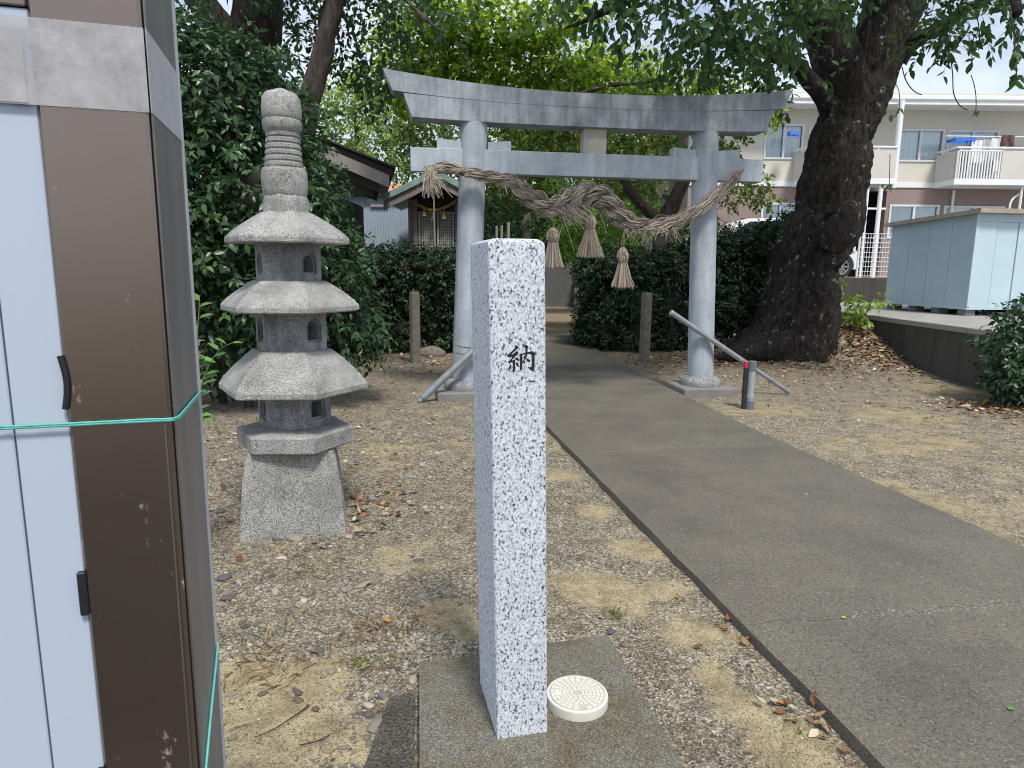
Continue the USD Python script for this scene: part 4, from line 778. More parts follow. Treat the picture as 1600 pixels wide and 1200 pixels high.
def window(h, curt=True):
    x0, x1, z0, z1 = h; fr = .05; y0, y1 = AY - .03, AY + .06
    m = mf(box(x0, x1, y0, y1, z0, z1)) - mf(box(x0 + fr, x1 - fr, y0 - .1, y1 + .1, z0 + fr, z1 - fr))
    w = O('window', m, alum, apt); xm = (x0 + x1) / 2
    O('mullion', box(xm - .03, xm + .03, y0 + .012, y1 - .012, z0 + fr + .001, z1 - fr - .001), alum, w)
    O('pane', box(x0 + fr + .001, xm - .031, AY + .008, AY + .013, z0 + fr + .001, z1 - fr - .001), glass, w); O('pane', box(xm + .031, x1 - fr - .001, AY + .026, AY + .031, z0 + fr + .001, z1 - fr - .001), glass, w)
    if curt:
        for (c0, c1) in ((x0 + .06, xm - .05), (xm + .0, x1 - .07)):
            xs_ = np.linspace(c0, c1, 60); yv = AY + .062 + .014 * np.sin(xs_ * 55) + .006 * np.sin(xs_ * 23)
            v = np.vstack([np.column_stack([xs_, yv, np.full(60, z0 + .03)]), np.column_stack([xs_, yv, np.full(60, z1 - .04)])]); k = np.arange(59)
            O('curtain', (v, np.vstack([np.stack([k, k + 1, k + 61], 1), np.stack([k, k + 61, k + 60], 1)])), curtain, w, smooth=True)
for h in wa + wb: window(h)
BYf = AY - .95
def balcony(x0, x1, ztop, bars=None):
    zb0 = zS - .06
    fl = O('balcony', box(x0, x1, BYf, AY - .036, zb0, zS + .10, .006), white, apt)
    O('side_parapet', box(x0, x0 + .06, BYf + .061, AY - .04, zS + .101, ztop - .10), bpanel, fl); O('side_parapet', box(x1 - .06, x1, BYf + .061, AY - .04, zS + .101, ztop - .10), bpanel, fl)
    O('handrail', box(x0 - .01, x1 + .01, BYf - .005, BYf + .065, ztop - .045, ztop, .008), white, fl); O('handrail', box(x0 - .01, x0 + .06, BYf + .066, AY - .04, ztop - .045, ztop, .008), white, fl)
    segs = []; a = x0
    if bars: segs = [(x0, bars[0]), (bars[1], x1)]
    else: segs = [(x0, x1)]
    for s0, s1 in segs:
        n = max(1, int(round((s1 - s0) / 1.0)))
        for k in range(n):
            if s1 - s0 > .05: O('front_panel', box(s0 + (s1 - s0) * k / n + .006, s0 + (s1 - s0) * (k + 1) / n - .006, BYf, BYf + .04, zS + .101, ztop - .10, .004), bpanel, fl)
    if bars:
        for xb in np.linspace(bars[0] + .03, bars[1] - .03, 15): O('bar', box(xb - .016, xb + .016, BYf + .005, BYf + .035, zS + .101, ztop - .12), white, fl)
        O('mid_rail', box(bars[0], bars[1], BYf, BYf + .04, ztop - .12, ztop - .085), white, fl)
    for xb in np.arange(x0 + .1, x1, .9): O('rail_post', box(xb - .015, xb + .015, BYf + .01, BYf + .05, ztop - .10, ztop - .046), white, fl)
b0 = at(1258, 290, BYf)[0]; b1 = at(1397, 290, BYf)[0]; bt_ = at(1390, 228, BYf)[2]
balcony(b0, b1, bt_)
c0 = at(1491, 290, BYf)[0]; balcony(c0 - .02, Xr - 1, at(1520, 229, BYf)[2], (c0 + .06, at(1560, 290, BYf)[0]))
dp = ap(1404, 180, AY - .72); dx_ = dp[0] - .02
O('downpipe', tube([(dx_, AY - .85, zR + .06), (dx_, AY - .85, zS - .15)], .075, 16), white, apt, smooth=40)
for pxx, yy0, yy1 in [(1376, 299, 400), (1356, 299, 395), (1596, 300, 345)]:
    q0 = at(pxx, yy0, BYf + .1); O('porch_post', tube([(q0[0], BYf + .1, TZ), (q0[0], BYf + .1, zS - .07)], .035 if pxx != 1376 else .06, 10), white, apt, smooth=40)
q0 = at(1578, 320, BYf + .2); O('drain_pipe', tube(smoothpath([(q0[0], BYf + .2, TZ), (q0[0], BYf + .2, zS - .55), (q0[0] + .05, BYf + .2, zS - .4), (q0[0] + .25, BYf + .2, zS - .22), (q0[0] + .27, BYf + .2, zS - .07)], 30), .03, 10), white, apt, smooth=40)
q0 = at(1350, 326, BYf + .1); O('porch_rail', tube([(q0[0] - .6, BYf + .12, q0[2]), (q0[0] + .6, BYf + .12, q0[2])], .03, 10), white, apt, smooth=40)
O('fence_panel', box(at(1475, 400, AY)[0], at(1476, 400, AY)[0] + .03, AY - .1, AY - .04, TZ, zS - .1), white, apt)
# laundry
LY = AY - .6; zL = at(1500, 213, LY)[2]
lp = thing('drying_pole', 'white laundry pole above the barred balcony', 'pole', (at(1480, 213, LY)[0], LY, zL))
O('pole', tube([(at(1478, 213, LY)[0], LY, zL), (Xr - 1.5, LY, zL)], .016, 8), white, lp, smooth=True)
def hung(px, w, py0, py1, mat, name, label, catg, y=LY, dz=0):
    x = at(px, 220, y)[0]; z1, z0 = at(px, py0, y)[2], at(px, py1, y)[2]; xs_ = np.linspace(-w / 2, w / 2, 14); zs2 = np.linspace(0, 1, 8); U, Z = np.meshgrid(xs_, zs2)
    yv = y + .03 * np.sin(U * 30 + Z * 3) * (1 - Z * .5); v = np.column_stack([(x + U).ravel(), yv.ravel(), (z0 + (z1 - z0) * Z).ravel()]); k = np.arange(13)
    f = np.vstack([np.vstack([np.stack([r * 14 + k, r * 14 + k + 1, r * 14 + k + 15], 1), np.stack([r * 14 + k, r * 14 + k + 15, r * 14 + k + 14], 1)]) for r in range(7)])
    v2 = v + A(0, .012, 0); f = np.vstack([f, f[:, ::-1] + len(v)])
    O(name, (np.vstack([v, v2]), f), mat, smooth=True, label=label, cat=catg)
hung(1528, .34, 219, 254, cloth, 'towel', 'long white towel hanging on the barred balcony', 'towel')
hung(1542, .20, 218, 250, plain('grey_cloth', (.42, .43, .42), .9), 'shirt', 'grey garment beside the white towel', 'laundry')
hung(1550, .10, 216, 250, navy, 'shirt', 'narrow dark navy garment on the barred balcony', 'laundry'); hung(1561, .42, 216, 250, cloth, 'shirt', 'white shirts at the right end of the laundry pole', 'laundry')
hung(1575, .36, 211, 229, brownc, 'folded_mat', 'dark brown mat hung over the balcony rail', 'mat', LY - .2)
hb = at(1503, 219, LY); hg = thing('hanger_rack', 'blue plastic clip hanger rack on the barred balcony', 'hanger', hb)
m = mf(box(hb[0] - .30, hb[0] + .26, LY - .2, LY + .2, hb[2] - .05, hb[2] + .03)) - mf(box(hb[0] - .27, hb[0] + .23, LY - .17, LY + .17, hb[2] - .1, hb[2] + .1))
O('frame', m, blue, hg)
for q_ in np.linspace(-.26, .22, 7): O('clip', box(hb[0] + q_ - .012, hb[0] + q_ + .012, LY - .2, LY - .185, hb[2] - .14, hb[2] - .051), blue, hg)
hb2 = at(1239, 209, LY); hg = thing('hanger_rack', 'small blue clip hanger left of the leaning trunk', 'hanger', hb2)
O('frame', box(hb2[0] - .12, hb2[0] + .14, LY - .1, LY + .1, hb2[2] - .04, hb2[2] + .05), blue, hg)
for q_ in (-.1, -.02, .06, .12): O('clip', box(hb2[0] + q_ - .012, hb2[0] + q_ + .012, LY - .09, LY - .07, hb2[2] - .12, hb2[2] - .041), blue, hg)
pt = at(1548, 281, LY - .1); O('planter', lathe([(.0001, 0), (.10, 0), (.13, .22), (.12, .22)], 20, A(pt[0], LY - .1, zS + .101)), terra, smooth=40, label='terracotta planter behind the balcony bars', cat='planter')

# ---------------------------------------------------------------- shrine buildings behind the left hedge
HY = 17.0; k_ = HY / F; hc = at(683, 320, HY)
hk = thing('small_shrine', 'small wooden shrine with lattice doors and green roof behind the left pillar', 'shrine', (hc[0], HY, 0))
hz = lambda py: at(683, py, HY)[2]; hx = lambda px: at(px, 320, HY)[0]
O('body', box(hx(637), hx(729), HY + .05, HY + 1.6, .3, hz(313)), wood_m, hk); O('plinth', box(hx(625), hx(741), HY - .3, HY + 1.8, -.05, .3), blockc, hk)
for px in (649, 714): O('pillar', box(hx(px) - .05, hx(px) + .05, HY - .05, HY + .049, .3, hz(312), .006), wood_g, hk)
O('lintel_board', box(hx(649) + .051, hx(714) - .051, HY - .03, HY + .03, hz(330), hz(313)), wood_d, hk)
for (a, b) in ((653.5, 680.5), (682.5, 709.5)):
    xa_, xb_, z0, z1 = hx(a), hx(b), .5, hz(331); dr = O('lattice_door', mf(box(xa_, xb_, HY - .02, HY + .02, z0, z1)) - mf(box(xa_ + .05, xb_ - .05, HY - .1, HY + .1, z0 + .05, z1 - .04)), lattw, hk)
    for q_ in np.linspace(xa_ + .05, xb_ - .05, 8)[1:-1]: O('lattice_bar', box(q_ - .014, q_ + .014, HY - .012, HY + .0, z0 + .05, z1 - .04), lattw, dr)
    for q_ in np.arange(z0 + .10, z1 - .05, .072): O('lattice_bar', box(xa_ + .05, xb_ - .05, HY + .001, HY + .012, q_ - .014, q_ + .014), lattw, dr)
O('door_back', box(hx(653), hx(710), HY + .022, HY + .048, .4, hz(331)), darkin, hk)
for sgn in (-1, 1):
    xs_ = np.linspace(0, 1.22, 9); zc = hz(276) - .62 * (xs_ / 1.22) ** .85
    up_ = np.column_stack([xs_, zc + .13]); dn = np.column_stack([xs_, zc - .02]); poly = np.vstack([dn, up_[::-1]])
    for nm, y0, y1, mt, thk in (('roof_slope', HY - .68, HY + 2.0, copper, 0), ('bargeboard', HY - .62, HY - .56, wood_g, .2)):
        pz = poly.copy(); 
        if thk: pz[:9, 1] -= thk; pz[9:, 1] -= .152
        q_ = CrossSection([pz], manifold3d.FillRule.EvenOdd).extrude(y1 - y0).to_mesh(); lv = np.array(q_.vert_properties[:, :3]); ff = np.array(q_.tri_verts)
        O(nm, (np.column_stack([hc[0] + .03 + sgn * lv[:, 0] * 1.0, y0 + lv[:, 2], lv[:, 1]]), ff if sgn < 0 else ff[:, ::-1]), mt, hk)
O('gable_board', (np.array([(hx(640), HY - .02, hz(313)), (hx(726), HY - .02, hz(313)), (hc[0] + .03, HY - .02, hz(279))]), np.array([[0, 1, 2]])), wood_d, hk)
rpp = smoothpath([A(hx(638), HY - .25, hz(312)), A(hx(655), HY - .25, hz(322)), A(hx(678), HY - .25, hz(330)), A(hx(700), HY - .25, hz(324)), A(hx(717), HY - .25, hz(311))], 40)
sr = thing('small_straw_rope', 'golden straw rope with three tassels across the small shrine', 'rope', rpp[20])
tt = np.arange(40); O('strand', tube(rpp + np.column_stack([0 * tt, .02 * np.cos(tt * 1.2), .02 * np.sin(tt * 1.2)]), .026, 6), T_straw, sr, tint=np.repeat(A(.34, .24, .09)[None], 242, 0), smooth=True); O('strand', tube(rpp - np.column_stack([0 * tt, .02 * np.cos(tt * 1.2), .02 * np.sin(tt * 1.2)]), .026, 6), T_straw, sr, tint=np.repeat(A(.30, .21, .08)[None], 242, 0), smooth=True)
for px, py in ((664.5, 326), (678.5, 333), (695, 330)):
    m = lathe([(.015, .0), (.02, -.05), (.03, -.08), (.055, -.2), (.0001, -.2)], 12, A(hx(px), HY - .25, hz(py))); O('tassel', m, T_straw, sr, tint=np.repeat(A(.36, .28, .12)[None], len(m[0]), 0))
O('bell_cord', tube([(hx(681), HY - .4, hz(297)), (hx(681.5), HY - .4, 1.2)], .02, 6), T_straw, tint=np.repeat(A(.40, .34, .28)[None], 14, 0), label='pale bell cord hanging before the small shrine doors', cat='cord')
# hall with dark eaves at left
GY = 14.0; gp = lambda px, py: at(px, py, GY)
hl = thing('shrine_hall', 'dark wooden hall with broad eaves showing behind the big bush', 'building', (gp(540, 300)[0], GY, 0))
r1, r2 = gp(614, 267), gp(440, 197); dv = unit(r2 - r1); th = .10
def slabq(a, b, y0, y1, t0, t1):
    v = np.array([A(a[0] - .22 * (y - GY), y, a[2] + z) for y in (y0, y1) for z in (t0, t1)] + [A(b[0] - .22 * (y - GY), y, b[2] + z) for y in (y0, y1) for z in (t0, t1)]); return trimesh.convex.convex_hull(v)
O('roof_slope', slabq(r1, r2, GY, GY + 4, -.10, .03), wood_d, hl); O('bargeboard', slabq(r1 + A(-.08, 0, -.03), r2, GY - .06, GY - .002, -.30, -.06), wood_g, hl)
O('roof_edge', slabq(r1 + A(.05, 0, 0), r2 + A(.02, 0, .02), GY - .12, GY + 4.1, .031, .07), wood_d, hl)
for k in range(5): q_ = r1 + A(-.28 - .0 * k, 0, -.28); O('rafter', slabq(q_, q_ + dv * 1.2, GY + .15 + .45 * k, GY + .25 + .45 * k, -.12, .12), wood_d, hl)
O('wall', box(gp(400, 300)[0], gp(500, 300)[0], GY + .5, GY + 4, 0, gp(560, 296)[2]), wood_d, hl); O('beam', box(gp(440, 300)[0], gp(575, 300)[0], GY + .3, GY + .48, gp(560, 302)[2], gp(560, 286)[2]), wood_d, hl)
# corrugated shed wall and the far orange roof
QY = 19.5; qp = lambda px, py: at(px, py, QY)
cs = thing('corrugated_building', 'pale blue corrugated metal building between hall and small shrine', 'building', (qp(590, 330)[0], QY, 0))
xs_ = np.linspace(qp(510, 330)[0], qp(652, 330)[0], 2 * 58 + 1); yo = np.where(np.arange(len(xs_)) % 2 == 0, 0, -.03); zt_ = qp(600, 307)[2]
v = np.vstack([np.column_stack([xs_, QY + yo, np.full(len(xs_), 0.)]), np.column_stack([xs_, QY + yo, np.full(len(xs_), zt_)])]); n = len(xs_); k = np.arange(n - 1)
O('corrugated_wall', (v, np.vstack([np.stack([k, k + 1, k + n + 1], 1), np.stack([k, k + n + 1, k + n], 1)])), corru, cs)
O('body', box(xs_[0], xs_[-1], QY + .05, QY + 3, 0, zt_), corru, cs); O('roof', box(xs_[0] - .2, xs_[-1] + .2, QY - .2, QY + 3.2, zt_ + .001, zt_ + .09), wood_d, cs); O('sign_board', box(qp(580, 318)[0], qp(607, 318)[0], QY - .08, QY - .035, qp(590, 324)[2], qp(590, 319)[2]), wood_g, cs)
RY = 26.0; a, b = at(590, 306, RY), at(668, 288, RY)
oh = thing('far_house', 'distant house with orange tiled roof above the corrugated building', 'house', (a[0], RY, 0))
O('wall', box(a[0] - .8, b[0] - .2, RY + .6, RY + 6, 0, a[2]), cream, oh)
O('roof', (np.array([(a[0] - 1, RY, a[2] - .1), (b[0], RY, a[2] - .1), (b[0], RY + 3.5, b[2] + .45), (a[0] - 1, RY + 3.5, b[2] + .45), (a[0] - 1, RY + 7, a[2] - .1), (b[0], RY + 7, a[2] - .1)]), np.array([[0, 1, 2], [0, 2, 3], [3, 2, 5], [3, 5, 4]])), orange, oh)
# stone block and stakes up the path
c = at(885, 440, 28.0); O('stone_block', rough(box(c[0] - 2.2, c[0] + .9, 28, 29.2, -.1, at(880, 410, 28)[2], .05), .03, 2.5, 3, .2), plain('dark_stone', (.10, .098, .095), .9), smooth=30, label='grey stone block at the far end of the path', cat='stone block')
for k, (px, py) in enumerate([(776, 353), (784, 352), (794.5, 347)]):
    q_ = at(px, py, 13.2); O('garden_stake', tube([(q_[0], 13.2, 0), (q_[0], 13.2, q_[2])], .030 if k == 2 else .024, 8), wood_g, label=['left thin stake above the marker pillar', 'middle thin stake above the marker pillar', 'tallest thin stake above the marker pillar'][k], cat='stake', smooth=True)
q_ = at(820, 335, 15.5); O('concrete_pole', tube([(q_[0], 15.5, 0), (q_[0] + .05, 15.5, q_[2])], .09, 12), postcon, label='grey pole among shrubs behind the stakes', cat='pole', smooth=True)

# ---------------------------------------------------------------- vegetation
def leafmesh(b, d, nrm, L, w, fine=True, droop=.25):
    """b base, d direction, nrm upper side, L length, w half width as fraction; returns v, f, verts per leaf"""
    d = unit(d); s = unit(np.cross(d, nrm)); n = np.cross(s, d); L = np.broadcast_to(L, (len(b),))[:, None]; W = L * np.broadcast_to(w, (len(b),))[:, None]
    if fine:
        P = lambda t, sd, h: b + d * L * t + s * W * sd + n * L * h
        vs = [b, P(.3, 1, .02), P(.3, 0, -.05), P(.3, -1, .02), P(.68, .82, -.02 - droop * .35), P(.68, 0, -.07 - droop * .35), P(.68, -.82, -.02 - droop * .35), P(1, 0, -.05 - droop)]
        f0 = np.array([[0, 2, 1], [0, 3, 2], [1, 5, 4], [1, 2, 5], [2, 6, 5], [2, 3, 6], [4, 5, 7], [5, 6, 7]])
    else:
        P = lambda t, sd, h: b + d * L * t + s * W * sd + n * L * h
        vs = [b, P(.45, 1, .03), P(.45, 0, -.05), P(.45, -1, .03), P(1, 0, -.05 - droop * .6)]
        f0 = np.array([[0, 2, 1], [0, 3, 2], [1, 2, 4], [2, 3, 4]])
    k = len(vs); v = np.stack(vs, 1).reshape(-1, 3)
    return v, (f0[None] + k * np.arange(len(b))[:, None, None]).reshape(-1, 3), k
def sprigs(c, out, g, nl, L, spread=.55, tl=2.4, down=.2, upn=.8):
    """leaves along short twigs that start at c and head out"""
    n = len(c); d = unit(out + g.normal(0, spread, (n, 3)) + A(0, 0, -down)); TL = L * tl * g.uniform(.7, 1.3, n)
    t_ = (np.arange(nl) + .6) / nl; b = c[:, None] + d[:, None] * TL[:, None, None] * t_[None, :, None] + A(0, 0, -1) * (TL[:, None, None] * .25 * t_[None, :, None] ** 2)
    sd = unit(np.cross(d, A(0, 0, 1) + g.normal(0, .35, (n, 3)))); u = np.cross(sd, d)
    a = (np.arange(nl) * 2.4)[None] + g.uniform(0, 6.28, (n, 1)); rad = np.cos(a)[..., None] * sd[:, None] + .55 * np.sin(a)[..., None] * u[:, None]
    ld = unit(d[:, None] * (.35 + .9 * t_[None, :, None] ** 2) + rad + g.normal(0, .22, (n, nl, 3)) + A(0, 0, -.25)); nr = unit(A(0, 0, upn) + .5 * out[:, None] + g.normal(0, .38, (n, nl, 3)))
    tw = (c, c + d * TL[:, None] - A(0, 0, 1) * (TL * .25)[:, None])
    return b.reshape(-1, 3), ld.reshape(-1, 3), nr.reshape(-1, 3), tw
def clumps(cl, g, dens, shell=.55):
    """points in ellipsoids (cx,cy,cz,rx,ry,rz): more near the surface; returns positions and outward directions"""
    P_, D_o = [], []
    for (x, y, z, rx, ry, rz) in cl:
        n = int(dens * (rx * ry * rz) ** (2 / 3) * 10); u = unit(g.normal(size=(n, 3))); r = shell + (1 - shell) * g.uniform(0, 1, n) ** .6; r *= 1 + .35 * (meshkit.fbm(u * 2.2 + A(x, y, z), 2, 5) - .5) * 2
        P_.append(A(x, y, z) + u * r[:, None] * A(rx, ry, rz)); D_o.append(unit(u / A(rx, ry, rz)))
    return np.vstack(P_), np.vstack(D_o)
def foliage(parent, cl, seed, dens, L, cols, mat, nl=6, w=.25, fine=False, indiv=0, shell=.55, spread=.55, tl=2.4, down=.2, twigs=True, keep=None, name='foliage', minz=None):
    g = np.random.default_rng(seed); c, out = clumps(cl, g, dens, shell)
    if minz is not None: k = c[:, 2] > minz; c, out = c[k], out[k]
    if keep is not None: k = keep(c); c, out = c[k], out[k]
    b, d, nr, tw = sprigs(c, out, g, nl, L, spread, tl, down); n = len(b); LL = L * g.uniform(.65, 1.2, n)
    cols = np.asarray(cols, float); ci = np.repeat(g.integers(0, len(cols), len(c)), nl); ci = np.where(g.uniform(size=n) < .3, g.integers(0, len(cols), n), ci)
    col = cols[ci] * g.uniform(.75, 1.25, (n, 1)) * g.uniform(.94, 1.06, (n, 3))
    if indiv:
        dd = np.linalg.norm(b - CAM, axis=1); rel = b - CAM; zc = rel @ fw; px, py = 800 + F * (rel @ rt) / zc, 600 - F * (rel @ up) / zc
        vis = (px > 250) & (px < 1600) & (py > 0) & (py < 1200) & (zc > 0); o_ = np.argsort(np.where(vis, dd, 1e9))[:indiv]; o_ = o_[vis[o_]]
        v, f, k = leafmesh(b[o_], d[o_], nr[o_], LL[o_], w, True)
        for q in range(len(o_)): O('leaf', (v[q * k:(q + 1) * k], f[:8]), mat, parent, smooth=True, tint=np.repeat(col[o_[q]][None], k, 0))
        m = np.ones(n, bool); m[o_] = False; b, d, nr, LL, col = b[m], d[m], nr[m], LL[m], col[m]
    v, f, k = leafmesh(b, d, nr, LL, w, fine)
    O(name, (v, f), mat, parent, smooth=True, tint=np.repeat(col, k, 0), kind='stuff')
    if twigs:
        p0, p1 = tw; n = len(p0); r = L * .03; a = np.array([[1, 0, 0], [-.5, .86, 0], [-.5, -.86, 0]]) * r
        v = np.concatenate([p0[:, None] + a, p1[:, None] + a * .4], 1).reshape(-1, 3); f0 = np.array([[0, 1, 4], [0, 4, 3], [1, 2, 5], [1, 5, 4], [2, 0, 3], [2, 3, 5]])
        O('twigs', (v, (f0[None] + 6 * np.arange(n)[:, None, None]).reshape(-1, 3)), B_twig, parent, kind='stuff')
def pxc(lst): return [tuple(at(px, py, Y_)) + (r * sx_, r, r * sz_) for px, py, Y_, r, sx_, sz_ in lst]
def limb(parent, name, pts, mat, n=26, sides=14, ramp=.08, seed=1, ridges=4):
    p = smoothpath(np.array([np.append(at(px, py, Y_), r) for px, py, Y_, r in pts]), n); return O(name, tube(p[:, :3], p[:, 3], sides, ridges=ridges, ramp=ramp, seed=seed), mat, parent, smooth=True)
DK = [(.022, .050, .020), (.030, .065, .024), (.040, .080, .030), (.028, .058, .030)]
# camellia-like bush behind the pagoda
cb = thing('evergreen_bush', 'large glossy dark evergreen bush behind the stone pagoda', 'bush', (-2.9, 7.2, 0))
cl = [(-3.1, 7.0, 2.9, 1.0, .9, 1.0), (-2.5, 6.9, 2.2, .65, .7, .7), (-3.4, 6.6, 1.9, .9, .7, .8), (-2.5, 7.2, 1.35, .85, .8, .7), (-2.0, 7.1, 1.5, .48, .5, .5), (-3.7, 7.0, 3.2, .9, .9, .75), (-2.85, 7.2, 3.15, .65, .7, .65), (-3.3, 7.2, 1.0, .8, .7, .6), (-2.0, 7.4, .85, .55, .5, .4), (-4.3, 7.0, 2.4, .8, .8, 1.6), (-2.2, 7.3, 2.1, .42, .5, .5), (-2.6, 7.4, 2.75, .5, .6, .6)]
foliage(cb, cl, 41, 92, .095, [(.022, .056, .024), (.030, .074, .028), (.042, .092, .032), (.023, .055, .028), (.06, .12, .04)], L_gloss, nl=7, w=.24, fine=False, indiv=300, shell=.5, minz=.35)
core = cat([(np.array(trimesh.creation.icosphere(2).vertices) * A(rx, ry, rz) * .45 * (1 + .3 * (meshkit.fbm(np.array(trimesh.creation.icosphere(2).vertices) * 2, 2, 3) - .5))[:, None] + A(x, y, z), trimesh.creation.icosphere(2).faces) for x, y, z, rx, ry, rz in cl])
O('shade_core', core, B_twig, cb, smooth=True, kind='stuff')  # solid dark blobs, the shade inside the bush put into their colour
for dx, dy in ((-.3, .1), (.25, .2), (.05, -.1), (.6, .1)): O('stem', tube(smoothpath([A(-2.9 + dx, 7.3 + dy, -.05), A(-2.9 + dx * 1.4, 7.3 + dy, .7), A(-2.9 + dx * 2.2, 7.2 + dy, 1.8)], 10), np.linspace(.05, .025, 10), 8), B_grey, cb, smooth=True)
# young shoots near the board
ys2 = thing('laurel_shoots', 'fresh bright green shoots beside the bronze post', 'shoots', (-1.75, 3.25, 0))
g = np.random.default_rng(5); YS = 3.25; bb, dd_, nn_, tw = [], [], [], []
stems = [[(300, 680), (306, 560), (312, 470)], [(296, 690), (312, 610), (345, 545), (362, 536)], [(300, 700), (308, 640), (318, 588)], [(296, 640), (302, 560), (320, 560)], [(300, 720), (312, 650), (322, 652)]]
for s in stems:
    p = smoothpath([at(a, b, YS) for a, b in s], 24); O('stem', tube(np.vstack([A(p[0][0], YS, -.02), A(p[0][0] + .004, YS, p[0][2] * .55)]), .0055, 6), B_twig, ys2, smooth=True); O('stem', tube(np.vstack([A(p[0][0] + .004, YS, p[0][2] * .55), p[0]]), .0052, 6), B_twig, ys2, smooth=True); O('stem', tube(p, np.linspace(.005, .002, 24), 6), plain('green_stem', (.12, .16, .05), .6), ys2, smooth=True); t_ = unit(np.gradient(p, axis=0))
    for k in list(range(10, 24, 2)) + [23]:
        sd = g.choice([-1, 1]); d = unit(t_[k] * .7 + A(sd * .9, g.uniform(-.7, .3), g.uniform(-.1, .5))); bb.append(p[k]); dd_.append(d); nn_.append(unit(A(g.normal(0, .3), -.4, 1)))
v, f, k = leafmesh(np.array(bb), np.array(dd_), np.array(nn_), g.uniform(.05, .085, len(bb)), .26, True)
for q in range(len(bb)):
    c = A(.10, .22, .045) * g.uniform(.7, 1.35); O('leaf', (v[q * k:(q + 1) * k], f[:8]), L_gloss, ys2, smooth=True, tint=np.repeat(c[None], k, 0))
# hedges
def hedge(name, label, pts, zt, th, seed, dens=115):
    """clumps strung along pts (x, y), heights zt"""
    hd = thing(name, label, 'hedge', (pts[0][0], pts[0][1], 0)); g = np.random.default_rng(seed); cl = []
    P_ = smoothpath(np.array([(a, b, z) for (a, b), z in zip(pts, zt)]), max(4, int(np.linalg.norm(A(*pts[-1]) - A(*pts[0])) / .38)))
    for x, y, z in P_:
        for h in np.arange(.42, z, .52): cl.append((x + g.normal(0, .06), y + g.normal(0, .06), h + g.uniform(-.08, .08), .42, th * g.uniform(.85, 1.1), .40))
        cl.append((x, y, z - .30 + g.normal(0, .04), .40, th * .9, .34))
    foliage(hd, cl, seed, dens, .078, [(.012, .028, .015), (.018, .040, .019), (.026, .055, .023), (.036, .075, .030)], L_dark, nl=8, w=.25, shell=.62, spread=.5, tl=2.0, down=-.15, twigs=False)
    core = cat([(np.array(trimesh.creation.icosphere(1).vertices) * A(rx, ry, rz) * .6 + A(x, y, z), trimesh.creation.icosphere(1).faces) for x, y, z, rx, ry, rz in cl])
    O('shade_core', core, B_twig, hd, smooth=True, kind='stuff')  # solid dark blobs painted as the shade deep in the hedge
    for x, y, z in P_[::2]: O('stem', tube([(x, y - .05, -.05), (x + .03, y, .6)], .03, 6), B_grey, hd, smooth=True)
hedge('clipped_hedge', 'dark clipped evergreen hedge left of the path, behind the left gate pillar', [(-5.2, 12.3), (-2.6, 12.35), (-.75, 12.5), (-.35, 13.4)], [1.8, 1.8, 1.75, 1.7], .5, 51)
hedge('clipped_hedge', 'tall dark hedge right of the path, between gate and leaning tree', [(1.75, 13.9), (1.75, 12.9), (2.6, 12.75), (4.3, 12.95), (5.6, 13.4)], [1.8, 1.9, 1.9, 2.25, 2.6], .5, 52)
# cherry tree
CY_ = 11.5
ct = thing('cherry_tree', 'massive dark leaning cherry tree right of the gate, mossy roots in leaf litter', 'tree', at(1245, 545, CY_))
tk = [(1226, 566, CY_, .80), (1232, 545, CY_, .72), (1240, 520, CY_, .64), (1247, 490, CY_, .59), (1252, 450, CY_, .54), (1256, 410, CY_, .465), (1276, 372, CY_, .53), (1295, 340, CY_, .51), (1298, 300, CY_, .49), (1307, 258, CY_, .49), (1310, 225, CY_, .46), (1324, 190, CY_, .44), (1342, 150, CY_, .44), (1362, 95, CY_, .43), (1386, 40, CY_, .42), (1400, 0, CY_, .42), (1412, -60, CY_ - .1, .40), (1440, -180, CY_ - .3, .32)]
p = smoothpath(np.array([np.append(at(a, b, y_), r) for a, b, y_, r in tk]), 230); sd_ = 120
v, f = tube(p[:, :3], p[:, 3], sd_, ridges=8, ramp=.06, seed=3, twist=2.6)
nv = trimesh.Trimesh(v, f, process=False).vertex_normals
cx_ = p[np.clip((np.arange(len(v)) // sd_), 0, 229), :3]; rad_ = v - cx_; ang_ = np.arctan2(rad_[:, 1], rad_[:, 0])
th_ = ang_ - 0.85 * v[:, 2]; ring_ = np.column_stack([np.cos(th_), np.sin(th_), .22 * v[:, 2]])
rid = 1 - np.abs(2 * meshkit.fbm(ring_ * 2.6, 2, 41) - 1) * 1.6; rid2 = 1 - np.abs(2 * meshkit.fbm(ring_ * 7, 2, 43) - 1) * 1.6
low = np.clip(1.25 - (v[:, 2] - .5) / 3.2, .45, 1)
v = v + nv * (low * (.13 * (rid - .55) + .055 * (rid2 - .55)) + (meshkit.fbm(v * A(16, 16, 9), 3, 9) - .5) * .09)[:, None]
hgt = np.clip((v[:, 2] - .2) / .9, 0, 1)
fl = np.maximum(0, np.cos(ang_ * 5 + .6)) ** 2 * (1 - hgt) ** 2 * .25 + (np.maximum(0, -np.cos(ang_)) ** 3) * (1 - hgt) ** 3 * .35
v[:, :2] += rad_[:, :2] * fl[:, None]
tr = O('trunk', (v, f), B_cherry, ct, smooth=True)
def bark_limb(parent, name, pts, seed, n=60, sides=32, mat=None):
    p = smoothpath(np.array([np.append(at(a, b, y_), r) for a, b, y_, r in pts]), n); v, f = tube(p[:, :3], p[:, 3], sides, ridges=5, ramp=.07, seed=seed, twist=1.0); nv = trimesh.Trimesh(v, f, process=False).vertex_normals
    return O(name, (v + nv * ((meshkit.fbm(v * A(7, 7, 4), 3, seed) - .5) * .07)[:, None], f), mat or B_cherry, parent, smooth=True)
